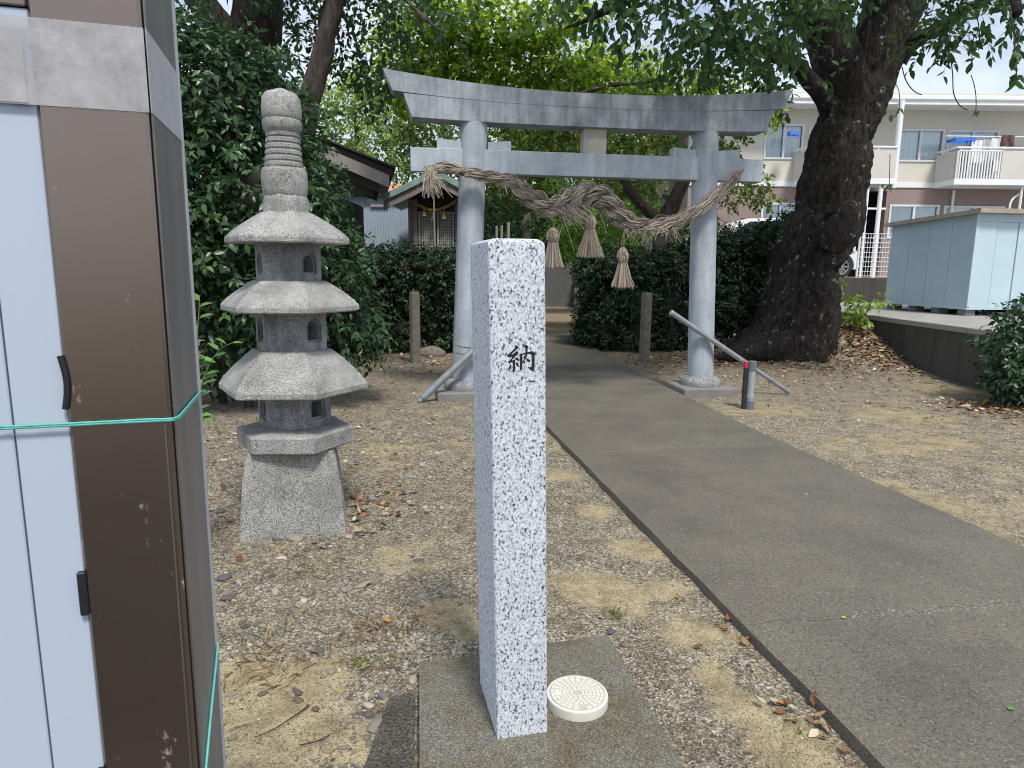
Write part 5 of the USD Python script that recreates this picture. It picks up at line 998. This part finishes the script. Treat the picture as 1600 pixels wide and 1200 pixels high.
bark_limb(ct, 'limb', [(1335, 185, 11.45, .36), (1318, 120, 11.4, .38), (1297, 60, 11.3, .34), (1268, 5, 11.2, .30), (1240, -70, 11, .26), (1200, -180, 10.6, .2)], 5)
bark_limb(ct, 'limb', [(1305, 175, 11.4, .22), (1285, 150, 11.2, .14), (1262, 122, 11.0, .12), (1240, 100, 10.8, .11), (1205, 85, 10.4, .09), (1150, 70, 9.8, .07), (1080, 65, 9.2, .05)], 6)
bark_limb(ct, 'limb', [(1400, 90, 11.4, .2), (1430, 62, 11.2, .12), (1465, 45, 10.8, .09), (1520, 10, 10.2, .06), (1580, -20, 9.6, .04)], 7)
bark_limb(ct, 'limb', [(1240, -70, 11, .22), (1150, -110, 9.5, .16), (1060, -70, 8.2, .10), (960, 10, 7.4, .05), (880, 45, 7.0, .02)], 8)
bark_limb(ct, 'limb', [(1440, -180, 11.2, .3), (1500, -220, 9.5, .2), (1560, -120, 8.2, .1), (1590, 20, 7.4, .04)], 9)
bark_limb(ct, 'burl', [(1325, 320, 11.15, .10), (1320, 340, 10.98, .20), (1304, 365, 10.95, .2), (1290, 390, 10.98, .12)], 10, 30, 20)
bark_limb(ct, 'root', [(1240, 530, 11.1, .22), (1200, 545, 10.9, .2), (1165, 552, 10.9, .15), (1128, 556, 10.95, .07), (1105, 560, 11, .03)], 11, 40, 20)
ccol = [(.030, .070, .022), (.040, .090, .025), (.055, .115, .028), (.032, .075, .032)]
cc_ = pxc([(1190, 45, 8.2, .5, 1.1, .8), (1110, 15, 7.6, .5, 1.1, .7), (1010, 0, 7.0, .45, 1.1, .7), (1192, 105, 9.4, .38, 1, .8), (1135, 95, 8.8, .42, 1.2, .6), (1215, -5, 7.4, .55, 1, .8), (1055, 75, 8.3, .36, 1.2, .6), (1240, 40, 9.8, .3, .8, .8), (1318, -35, 9.0, .38, 1, .8), (1475, 15, 9.4, .42, 1, .7), (1520, 15, 8.6, .42, 1.1, .7), (1590, 5, 8.0, .42, 1.2, .6), (930, -20, 7.0, .42, 1.2, .7), (1290, -30, 8.0, .45, 1.2, .6),
           (1188, 148, 9.0, .22, 1, .8), (1300, 128, 10.7, .15, .9, .9), (1450, 60, 9.4, .2, 1, .8), (1480, 62, 9.2, .22, 1, .7)])
off = pxc([(1200, -160, 8.0, 1.0, 1.4, .7), (1000, -150, 7.0, .9, 1.4, .7), (1400, -170, 8.5, 1.0, 1.4, .7), (1560, -130, 8.0, .8, 1.4, .7), (1300, -330, 8.5, 1.2, 1.5, .7), (1500, -380, 8.0, 1.2, 1.5, .7)])
foliage(ct, cc_, 61, 24, .125, ccol, L_soft, nl=6, w=.23, fine=True, indiv=300, shell=.15, spread=.7, tl=2.6, down=.35)
foliage(ct, off, 62, 16, .12, ccol, L_soft, nl=6, w=.24, shell=.2, spread=.7, down=.3, name='upper_foliage')
g = np.random.default_rng(66)
for (px, py, Y_, n_) in [(1590, 115, 7.2, 7), (1585, 85, 7.2, 5), (1478, 88, 9.0, 6), (1520, 95, 9.0, 5), (1212, 175, 9.0, 6), (1222, 185, 9.0, 5), (1405, 170, 10.6, 5), (1525, 172, 9.6, 2), (1390, 290, 10.9, 4), (1200, 160, 8.8, 6), (1160, 150, 8.6, 6), (1530, 70, 8.6, 5)]:
    c = at(px, py, Y_); b = c + g.normal(0, .05, (n_, 3)); d = unit(g.normal(0, .6, (n_, 3)) + A(0, 0, -.8)); v, f, k = leafmesh(b, d, unit(g.normal(0, .5, (n_, 3)) + A(0, -.6, .5)), g.uniform(.09, .14, n_), .24, True)
    cl_ = np.array(ccol)[g.integers(0, 4, n_)] * g.uniform(.8, 1.3, (n_, 1)); O('hanging_leaves', (v, f), L_soft, ct, smooth=True, tint=np.repeat(cl_, k, 0))
    O('hanging_twig', tube(smoothpath([c + A(g.normal(0, .1), .2, .5), c + A(.03, .1, .25), c - A(0, 0, .06)], 8), .006, 5), B_twig, ct, smooth=True)
for pts in ([(1410, 105), (1418, 130), (1432, 145), (1440, 148)], [(1482, 80), (1488, 110), (1490, 145), (1500, 165), (1512, 172)], [(1360, 30), (1352, 90), (1358, 125), (1390, 140)], [(1390, 10), (1395, 45), (1378, 65), (1362, 60)]):
    O('dead_twig', tube(smoothpath([at(a, b, 10.6) for a, b in pts], 20), .008, 5), B_grey, ct, smooth=True)
# maple behind the gate
MY = 14.5
mt_ = thing('maple_tree', 'bright green broad tree with forked trunk behind the gate', 'tree', at(1030, 420, MY + .8) * A(1, 1, 0))
bark_limb(mt_, 'trunk', [(1030, 520, 15.3, .22), (1032, 420, 15.3, .19), (1035, 355, 15.3, .185), (1052, 318, 15.2, .16), (1068, 285, 15.1, .14), (1085, 240, 15, .12), (1110, 170, 14.8, .1), (1120, 100, 14.5, .08)], 12, mat=B_grey)
bark_limb(mt_, 'limb', [(1030, 345, 15.3, .15), (1008, 325, 15.1, .12), (985, 300, 14.9, .10), (975, 282, 14.8, .09), (940, 230, 14.5, .08), (880, 140, 14, .06), (800, 90, 13.4, .04)], 13, mat=B_grey)
bark_limb(mt_, 'limb', [(1040, 120, 12.6, .022), (1000, 130, 12.5, .024), (960, 132, 12.2, .022), (920, 142, 12, .018), (880, 146, 11.8, .014)], 14, mat=B_cherry)
mcol = [(.155, .25, .03), (.20, .30, .04), (.11, .19, .03), (.25, .34, .06), (.07, .13, .028)]  # sunlight on the upper crown is put into these brighter leaf colours
mcl = pxc([(650, 70, 13, .75, 1.2, .7), (720, 95, 13, .8, 1.2, .75), (800, 110, 13, .8, 1.2, .6), (880, 95, 13, .75, 1.2, .6), (960, 110, 13.4, .75, 1.2, .6), (700, 20, 12.5, .75, 1.2, .6), (790, 40, 12.6, .8, 1.2, .6), (1040, 130, 14, .7, 1.2, .6), (1120, 150, 14.4, .6, 1.2, .6), (640, 135, 14, .6, 1, .9), (870, 25, 12.4, .6, 1.2, .5), (1180, 170, 14.6, .5, 1.2, .6)])
mlow = pxc([(800, 175, 15, .8, 1.3, .7), (900, 180, 15.4, .8, 1.3, .6), (1010, 205, 15.2, .7, 1.3, .7), (1130, 215, 15, .5, 1, .7), (850, 230, 16, .9, 1.3, .8), (960, 270, 16.4, .7, 1.3, .8), (1165, 285, 14.6, .42, 1.1, .7), (1190, 300, 14.5, .3, 1.1, .7), (1140, 310, 14.8, .3, 1, .7), (660, 200, 15, .6, 1.2, .9), (790, 280, 16.5, .9, 1.2, .9), (1000, 260, 17, .8, 1.2, .7)])
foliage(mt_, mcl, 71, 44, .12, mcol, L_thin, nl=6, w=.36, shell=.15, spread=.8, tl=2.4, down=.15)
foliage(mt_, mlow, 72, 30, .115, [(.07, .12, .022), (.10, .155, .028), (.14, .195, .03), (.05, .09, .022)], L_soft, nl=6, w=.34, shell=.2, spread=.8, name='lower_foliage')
# thin tree and dark trunk at upper left
tt_ = thing('slender_tree', 'slender grey trunk rising behind the bush at upper left', 'tree', at(470, 330, 8.8) * A(1, 1, 0))
bark_limb(tt_, 'trunk', [(448, 560, 8.8, .16), (462, 300, 8.8, .15), (482, 165, 8.8, .135), (497, 110, 8.8, .125), (512, 50, 8.8, .115), (524, 0, 8.8, .11), (540, -120, 8.7, .09), (560, -300, 8.5, .05)], 15, mat=B_grey)
bark_limb(tt_, 'limb', [(535, -90, 8.7, .06), (600, -40, 8.2, .045), (650, 15, 7.8, .03), (690, 50, 7.5, .012)], 16, mat=B_grey)
foliage(tt_, pxc([(560, 40, 9.2, .45, 1.2, .8), (600, 90, 9.4, .4, 1.1, .9), (640, 25, 8.8, .45, 1.2, .7), (690, 30, 8.2, .35, 1.2, .6), (500, 30, 9.6, .4, 1.1, .9), (545, 110, 9.8, .38, 1, .9), (600, -60, 8.8, .7, 1.4, .7), (480, -80, 9, .8, 1.4, .7), (580, 140, 10, .3, 1, .8), (470, 80, 9.8, .35, 1, .9)]), 81, 26, .095, DK + [(.05, .10, .03)], L_soft, nl=6, w=.25, fine=True, shell=.15, spread=.75, tl=2.6, down=.2, indiv=120)
bt2 = thing('old_tree', 'thick dark trunk at the top left above the bush', 'tree', at(395, 400, 10) * A(1, 1, 0))
bark_limb(bt2, 'trunk', [(380, 600, 10, .5), (385, 300, 10, .40), (392, 150, 10, .36), (400, 40, 10, .33), (410, -80, 10, .30), (430, -250, 9.8, .2)], 17)
bark_limb(bt2, 'limb', [(385, 120, 10, .24), (340, 40, 9.8, .2), (300, -20, 9.6, .18), (260, -100, 9.4, .15)], 18, mat=B_grey)
foliage(bt2, pxc([(330, 10, 9.2, .4, 1.2, .7), (450, -40, 9.4, .7, 1.2, .7), (350, -150, 9, 1.0, 1.4, .7), (450, 60, 10.6, .4, 1, .9), (300, 60, 9.6, .4, 1, .9)]), 82, 22, .095, DK, L_soft, nl=6, w=.25, shell=.15, spread=.75)
# trees and shrubs farther back
def backtree(name, label, catg, lst, seed, cols, L=.13, dens=22, base=None, w=.34, trunk=True, mat=None):
    cl = pxc(lst); b = A(*cl[0][:2], 0) if base is None else base; t = thing(name, label, catg, b)
    foliage(t, cl, seed, dens, L, cols, mat or L_soft, nl=6, w=w, shell=.25, spread=.8, twigs=False)
    if trunk: O('trunk', tube(smoothpath([b, b + A(.1, 0, cl[0][2] * .6), A(cl[0][0], cl[0][1], cl[0][2] + .4)], 12), np.linspace(.16, .05, 12), 10), B_grey, t, smooth=True)
PALE = [(.16, .25, .06), (.20, .30, .08), (.12, .20, .05), (.25, .33, .11)]
backtree('pale_tree', 'pale sunlit tree seen between the pagoda finial and the gate', 'tree', [(555, 195, 22, 1.2, 1, 1), (600, 230, 22, 1.0, 1, 1), (530, 150, 22, 1.0, 1, 1), (620, 175, 22, .9, 1, 1.1), (580, 130, 22, .8, 1, 1)], 91, PALE, .15, 17)
backtree('background_tree', 'mid green tree behind the small shrine roof', 'tree', [(770, 300, 20, 1.2, 1.2, .9), (740, 240, 20, 1.0, 1.2, .9), (700, 210, 21, .9, 1.2, .9), (830, 280, 20, 1.0, 1, 1), (640, 250, 23, .6, 1, 1.0)], 92, [(.05, .10, .03), (.07, .14, .035), (.09, .17, .04)], .14, 24)
backtree('garden_shrub', 'dense dark shrub behind the stakes and left pillar', 'shrub', [(785, 370, 15.5, .55, 1.2, 1), (770, 330, 15.8, .5, 1.1, 1), (825, 400, 16, .5, 1, 1), (840, 345, 16.2, .5, 1, 1.1), (760, 400, 15.5, .6, 1, 1)], 93, DK, .08, 46, trunk=False, mat=L_dark)
backtree('garden_shrub', 'light green shrub trailing over the stone block by the path', 'shrub', [(905, 385, 17.5, .5, 1, 1), (940, 360, 17.5, .55, 1.1, 1), (880, 350, 17.8, .4, 1.1, .8), (975, 375, 17, .5, 1, .9), (915, 415, 17.6, .3, 1, .7), (1000, 330, 17.4, .45, 1.2, .8), (884, 392, 17.3, .3, 1.1, 1), (868, 372, 17.4, .3, 1, 1), (905, 340, 17.8, .5, 1.2, .8), (1040, 350, 17.2, .5, 1.2, .9)], 94, [(.12, .23, .04), (.15, .28, .045), (.20, .33, .06), (.08, .17, .035)], .09, 44, trunk=False)
bark_o = thing('stump_tree', 'grey weathered trunk standing beyond the path end', 'tree', at(858, 470, 31) * A(1, 1, 0))
bark_limb(bark_o, 'trunk', [(855, 470, 31, .75), (856, 440, 31, .70), (857, 390, 31, .64), (860, 340, 31, .60), (862, 300, 31, .58), (868, 200, 31, .45)], 19, mat=B_grey)
foliage(bark_o, pxc([(870, 200, 31, 1.5, 1.2, .8), (830, 240, 31, 1.2, 1.2, .8), (920, 230, 31, 1.4, 1.2, .8)]), 95, 24, .2, [(.05, .11, .025), (.07, .14, .03)], L_soft, nl=6, w=.34, shell=.2, spread=.8, twigs=False)
backtree('background_tree', 'tall green tree filling the gap behind the gate beam', 'tree', [(1000, 170, 22, 1.3, 1.3, .8), (920, 150, 22, 1.2, 1.3, .8), (830, 170, 22, 1.2, 1.3, .8), (1060, 220, 21, .8, 1.2, .9), (960, 250, 22, 1.2, 1.2, .8), (880, 320, 23, 1.2, 1.3, .8), (1030, 330, 22, .9, 1.2, .9)], 96, [(.06, .13, .025), (.09, .18, .03), (.12, .22, .035)], .14, 18)
backtree('background_tree', 'far green tree low behind the corrugated building', 'tree', [(560, 330, 30, 2.2, 1.3, .7), (640, 345, 30, 2.0, 1.3, .6), (700, 330, 30, 2.0, 1.3, .7), (780, 345, 30, 2.0, 1.3, .7)], 97, [(.06, .12, .03), (.09, .16, .04)], .2, 12)
backtree('background_tree', 'dense green tree closing the view beyond the path end', 'tree', [(870, 375, 32, 2.0, 1.2, .9), (930, 350, 32, 2.2, 1.2, .9), (1000, 350, 32, 2.2, 1.2, .9), (820, 360, 32, 2.0, 1.2, .9)], 98, [(.08, .15, .03), (.11, .19, .04)], .2, 20)
# right shrub and young plant at the tree foot
rs = thing('glossy_shrub', 'glossy dark green shrub at the right edge in front of the wall', 'shrub', (5.95, 7.75, 0))
foliage(rs, [(5.95, 7.75, .55, .48, .45, .42), (6.15, 7.8, .95, .45, .42, .38), (5.75, 7.7, .85, .26, .3, .3), (6.3, 7.6, .5, .5, .45, .45), (5.8, 7.6, .3, .34, .3, .22)], 101, 95, .085, [(.028, .065, .030), (.040, .088, .038), (.055, .110, .050), (.028, .060, .035)], L_gloss, nl=7, w=.22, fine=True, indiv=150, shell=.35, minz=.1)
O('stem', tube([(5.95, 7.75, -.05), (5.97, 7.75, .5)], .025, 8), B_grey, rs, smooth=True); O('stem', tube([(6.1, 7.8, -.05), (6.18, 7.8, .7)], .02, 8), B_grey, rs, smooth=True)
yp = thing('young_plant', 'yellow-green young plant between tree foot and retaining wall', 'plant', (6.0, 11.7, .5))
foliage(yp, pxc([(1325, 472, 11.6, .12, 1, 1.3), (1322, 445, 11.6, .08, 1, 1.3), (1352, 478, 11.5, .15, 1.3, .7), (1372, 468, 11.4, .12, 1.4, .6), (1335, 490, 11.5, .14, 1.2, .7)]), 102, 58, .10, [(.17, .29, .04), (.23, .34, .05), (.12, .22, .035)], L_soft, nl=6, w=.25, fine=True, shell=.2, spread=.8)

# ---------------------------------------------------------------- fallen leaves, grass tufts, twig
LCOL = np.array([(.22, .10, .045), (.16, .075, .04), (.28, .17, .08), (.34, .24, .13), (.12, .065, .045), (.30, .13, .05), (.24, .19, .13), (.10, .05, .035)])
g = np.random.default_rng(111)
def litter(n, cx, cy, sx_, sy_, lo=.05, hi=.09):
    x, y = g.normal(cx, sx_, n), g.normal(cy, sy_, n); return np.stack([x, y, np.zeros(n)], -1), g.uniform(lo, hi, n)
bat = [litter(900, 5.3, 11.2, .6, .5), litter(700, 5.95, 11.3, .25, .9), litter(500, 4.4, 11.1, .7, .35), litter(380, 5.5, 7.5, .30, .25), litter(420, 3.3, 11.3, .9, .5), litter(300, -1.0, 10.8, 1.3, .6), litter(260, -2.4, 5.2, .8, 1.2, .04, .07), litter(60, -.85, 4.1, .12, .25, .04, .06), litter(140, 3.8, 8.9, 1.0, 1.0, .03, .06), litter(40, 1.0, 2.1, .07, .5, .03, .05), litter(90, -1.0, 6.0, .9, 1.2, .03, .05), litter(160, 2.3, 15.5, .6, 1.2), litter(900, 4.2, 10.3, 1.3, .7, .03, .06), litter(350, -1.2, 9.5, 1.2, 1.2, .03, .05), litter(300, 4.8, 7.5, 1.0, 1.3, .02, .045)]
b = np.vstack([q[0] for q in bat]); L = np.concatenate([q[1] for q in bat]); ok = ~((b[:, 0] > pl(b[:, 1]) - .02) & (b[:, 0] < prx(b[:, 1] - .3) + .03)) & (b[:, 0] < 6.12); b, L = b[ok], L[ok]
b[:, 2] = gz(b[:, 0], b[:, 1]) + g.uniform(.004, .03, len(b)); d = unit(np.column_stack([g.normal(size=(len(b), 2)), g.normal(0, .25, len(b))])); nr = unit(g.normal(0, .3, (len(b), 3)) + A(0, 0, 1))
v, f, k = leafmesh(b, d, nr, L, .27, True, droop=-.1); col = LCOL[g.integers(0, 8, len(b))] * g.uniform(.6, 1.25, (len(b), 1)); pale = g.uniform(size=len(b)) < .22; col[pale] = A(.46, .40, .30) * g.uniform(.7, 1.2, (pale.sum(), 1))
O('leaf_litter', (v, f), T_matte, smooth=True, tint=np.repeat(col, k, 0), kind='stuff', label='brown fallen leaves drifted under the tree and along the edges', cat='leaf litter')
single = [(690, 935, .055, 3, 'curled tan leaf on pale sand left of the marker'), (445, 868, .05, 5, ''), (497, 838, .05, 2, ''), (570, 915, .05, 3, ''), (610, 978, .035, 5, ''), (345, 1140, .03, 5, ''), (1075, 910, .03, 2, ''), (1062, 940, .03, 0, ''), (1137, 975, .045, 0, ''), (1082, 1015, .045, 1, ''), (1270, 1110, .05, 1, ''), (1285, 1135, .05, 2, ''), (1300, 1150, .05, 0, ''), (935, 968, .03, 5, ''), (560, 790, .07, 5, ''), (1445, 655, .07, 0, ''), (1590, 665, .07, 5, ''), (1528, 620, .07, 5, ''), (1550, 710, .06, 3, ''), (1470, 712, .05, 3, ''), (1320, 660, .05, 0, ''), (585, 672, .07, 0, ''), (400, 836, .06, 5, ''), (365, 815, .05, 0, ''), (375, 1100, .03, 6, ''), (1150, 985, .03, 7, '')]
for (px, py, L_, ci, lab) in single:
    q_ = gd(px, py); z = float(gz(q_[0], q_[1])) + .012; dd2 = unit(np.append(g.normal(size=2), .2)); v, f, k = leafmesh(A(q_[0], q_[1], z)[None], dd2[None], unit(g.normal(0, .25, 3) + A(0, 0, 1))[None], L_, .3, True, droop=-.25)
    c = LCOL[ci] * A(1.2, 1.3, .8) if ci == 5 else LCOL[ci]
    O('fallen_leaf', (v, f), T_matte, smooth=True, tint=np.repeat(c[None], k, 0), label=lab or unique(f"{['russet', 'dark brown', 'light brown', 'tan', 'maroon', 'orange', 'beige', 'blackish'][ci]} dead leaf {place(px, py)}", [', the farther one', ', nearest the viewer', ', the middle one', ', tilted up']), cat='leaf', group='single dead leaves on the ground')
for (px, py, L_, c, lab) in [(1315, 965, .024, (.42, .46, .06), 'small yellow-green leaf on the crack in the path'), (1575, 1108, .034, (.10, .20, .06), 'green leaf lying on the path at lower right'), (1258, 772, .022, (.6, .6, .55), 'pale petal-like leaf on the middle of the path')]:
    q_ = gd(px, py, .056); v, f, k = leafmesh(q_[None], unit(A(1, .4, 0))[None], A(0, 0, 1)[None], L_, .3, True, droop=0); O('fallen_leaf', (v, f), T_matte, smooth=True, tint=np.repeat(A(*c)[None], k, 0), label=lab, cat='leaf')
def tuft(px, py, n, h, cols, label, spread=.05, flat=.4):
    q_ = gd(px, py); z = float(gz(q_[0], q_[1])); b = A(q_[0], q_[1], z) + np.column_stack([g.normal(0, spread, (n, 2)), np.zeros(n)]); d = unit(np.column_stack([g.normal(0, flat, (n, 2)), np.ones(n) * .5])); v, f, k = leafmesh(b, d, unit(g.normal(size=(n, 3))), g.uniform(.5, 1.2, n) * h, .018 if flat > 1 else .03, True, droop=.35)
    c = np.array(cols)[g.integers(0, len(cols), n)] * g.uniform(.7, 1.2, (n, 1)); O('grass_tuft', (v, f), L_soft, smooth=True, tint=np.repeat(c, k, 0), label=label, cat='grass tuft', kind='stuff' if spread >= .03 else None)
GR, DRY = [(.12, .19, .05), (.16, .22, .06)], [(.40, .33, .20), (.33, .25, .15), (.22, .15, .09)]
tuft(428, 995, 24, .05, GR + DRY[:1], 'small green tuft right of the dry grass patch'); tuft(568, 1040, 34, .05, GR, 'green weed tuft centre left on the gravel', .03); tuft(585, 825, 20, .05, GR, 'faint green tuft right of the pagoda foot'); tuft(390, 1100, 30, .03, GR, 'low green tuft at lower left on sand')
tuft(415, 1040, 90, .09, DRY, 'spread dry straw-coloured grass patch at lower left', .10, 1.6); tuft(620, 980, 60, .09, DRY, 'dry grass wisps left of the marker pillar', .08, 1.6); tuft(962, 965, 34, .045, GR, 'green tuft at the corner of the slab', .02); tuft(1128, 1045, 30, .03, GR, 'dull green weed beside the path edge', .03); tuft(500, 890, 40, .09, DRY, 'dry grass wisps below the pagoda', .09, 1.6); tuft(1240, 1145, 26, .03, GR, 'green weed at the bottom beside the path', .03); tuft(565, 1000, 40, .08, DRY, 'thin dry grass strands beside the green weed', .08, 1.6)
O('twig', tube(smoothpath([gd(397, 1152, .012), gd(430, 1138, .016), gd(455, 1122, .018), gd(483, 1102, .012)], 20), np.linspace(.0012, .003, 20), 6), B_grey, smooth=True, label='thin dark twig on sand at lower left', cat='twig')
O('twig', tube(smoothpath([gd(468, 1164, .012), gd(495, 1158, .012), gd(515, 1148, .012)], 14), .002, 6), B_grey, smooth=True, label='short dark twig right of the longer one', cat='twig')
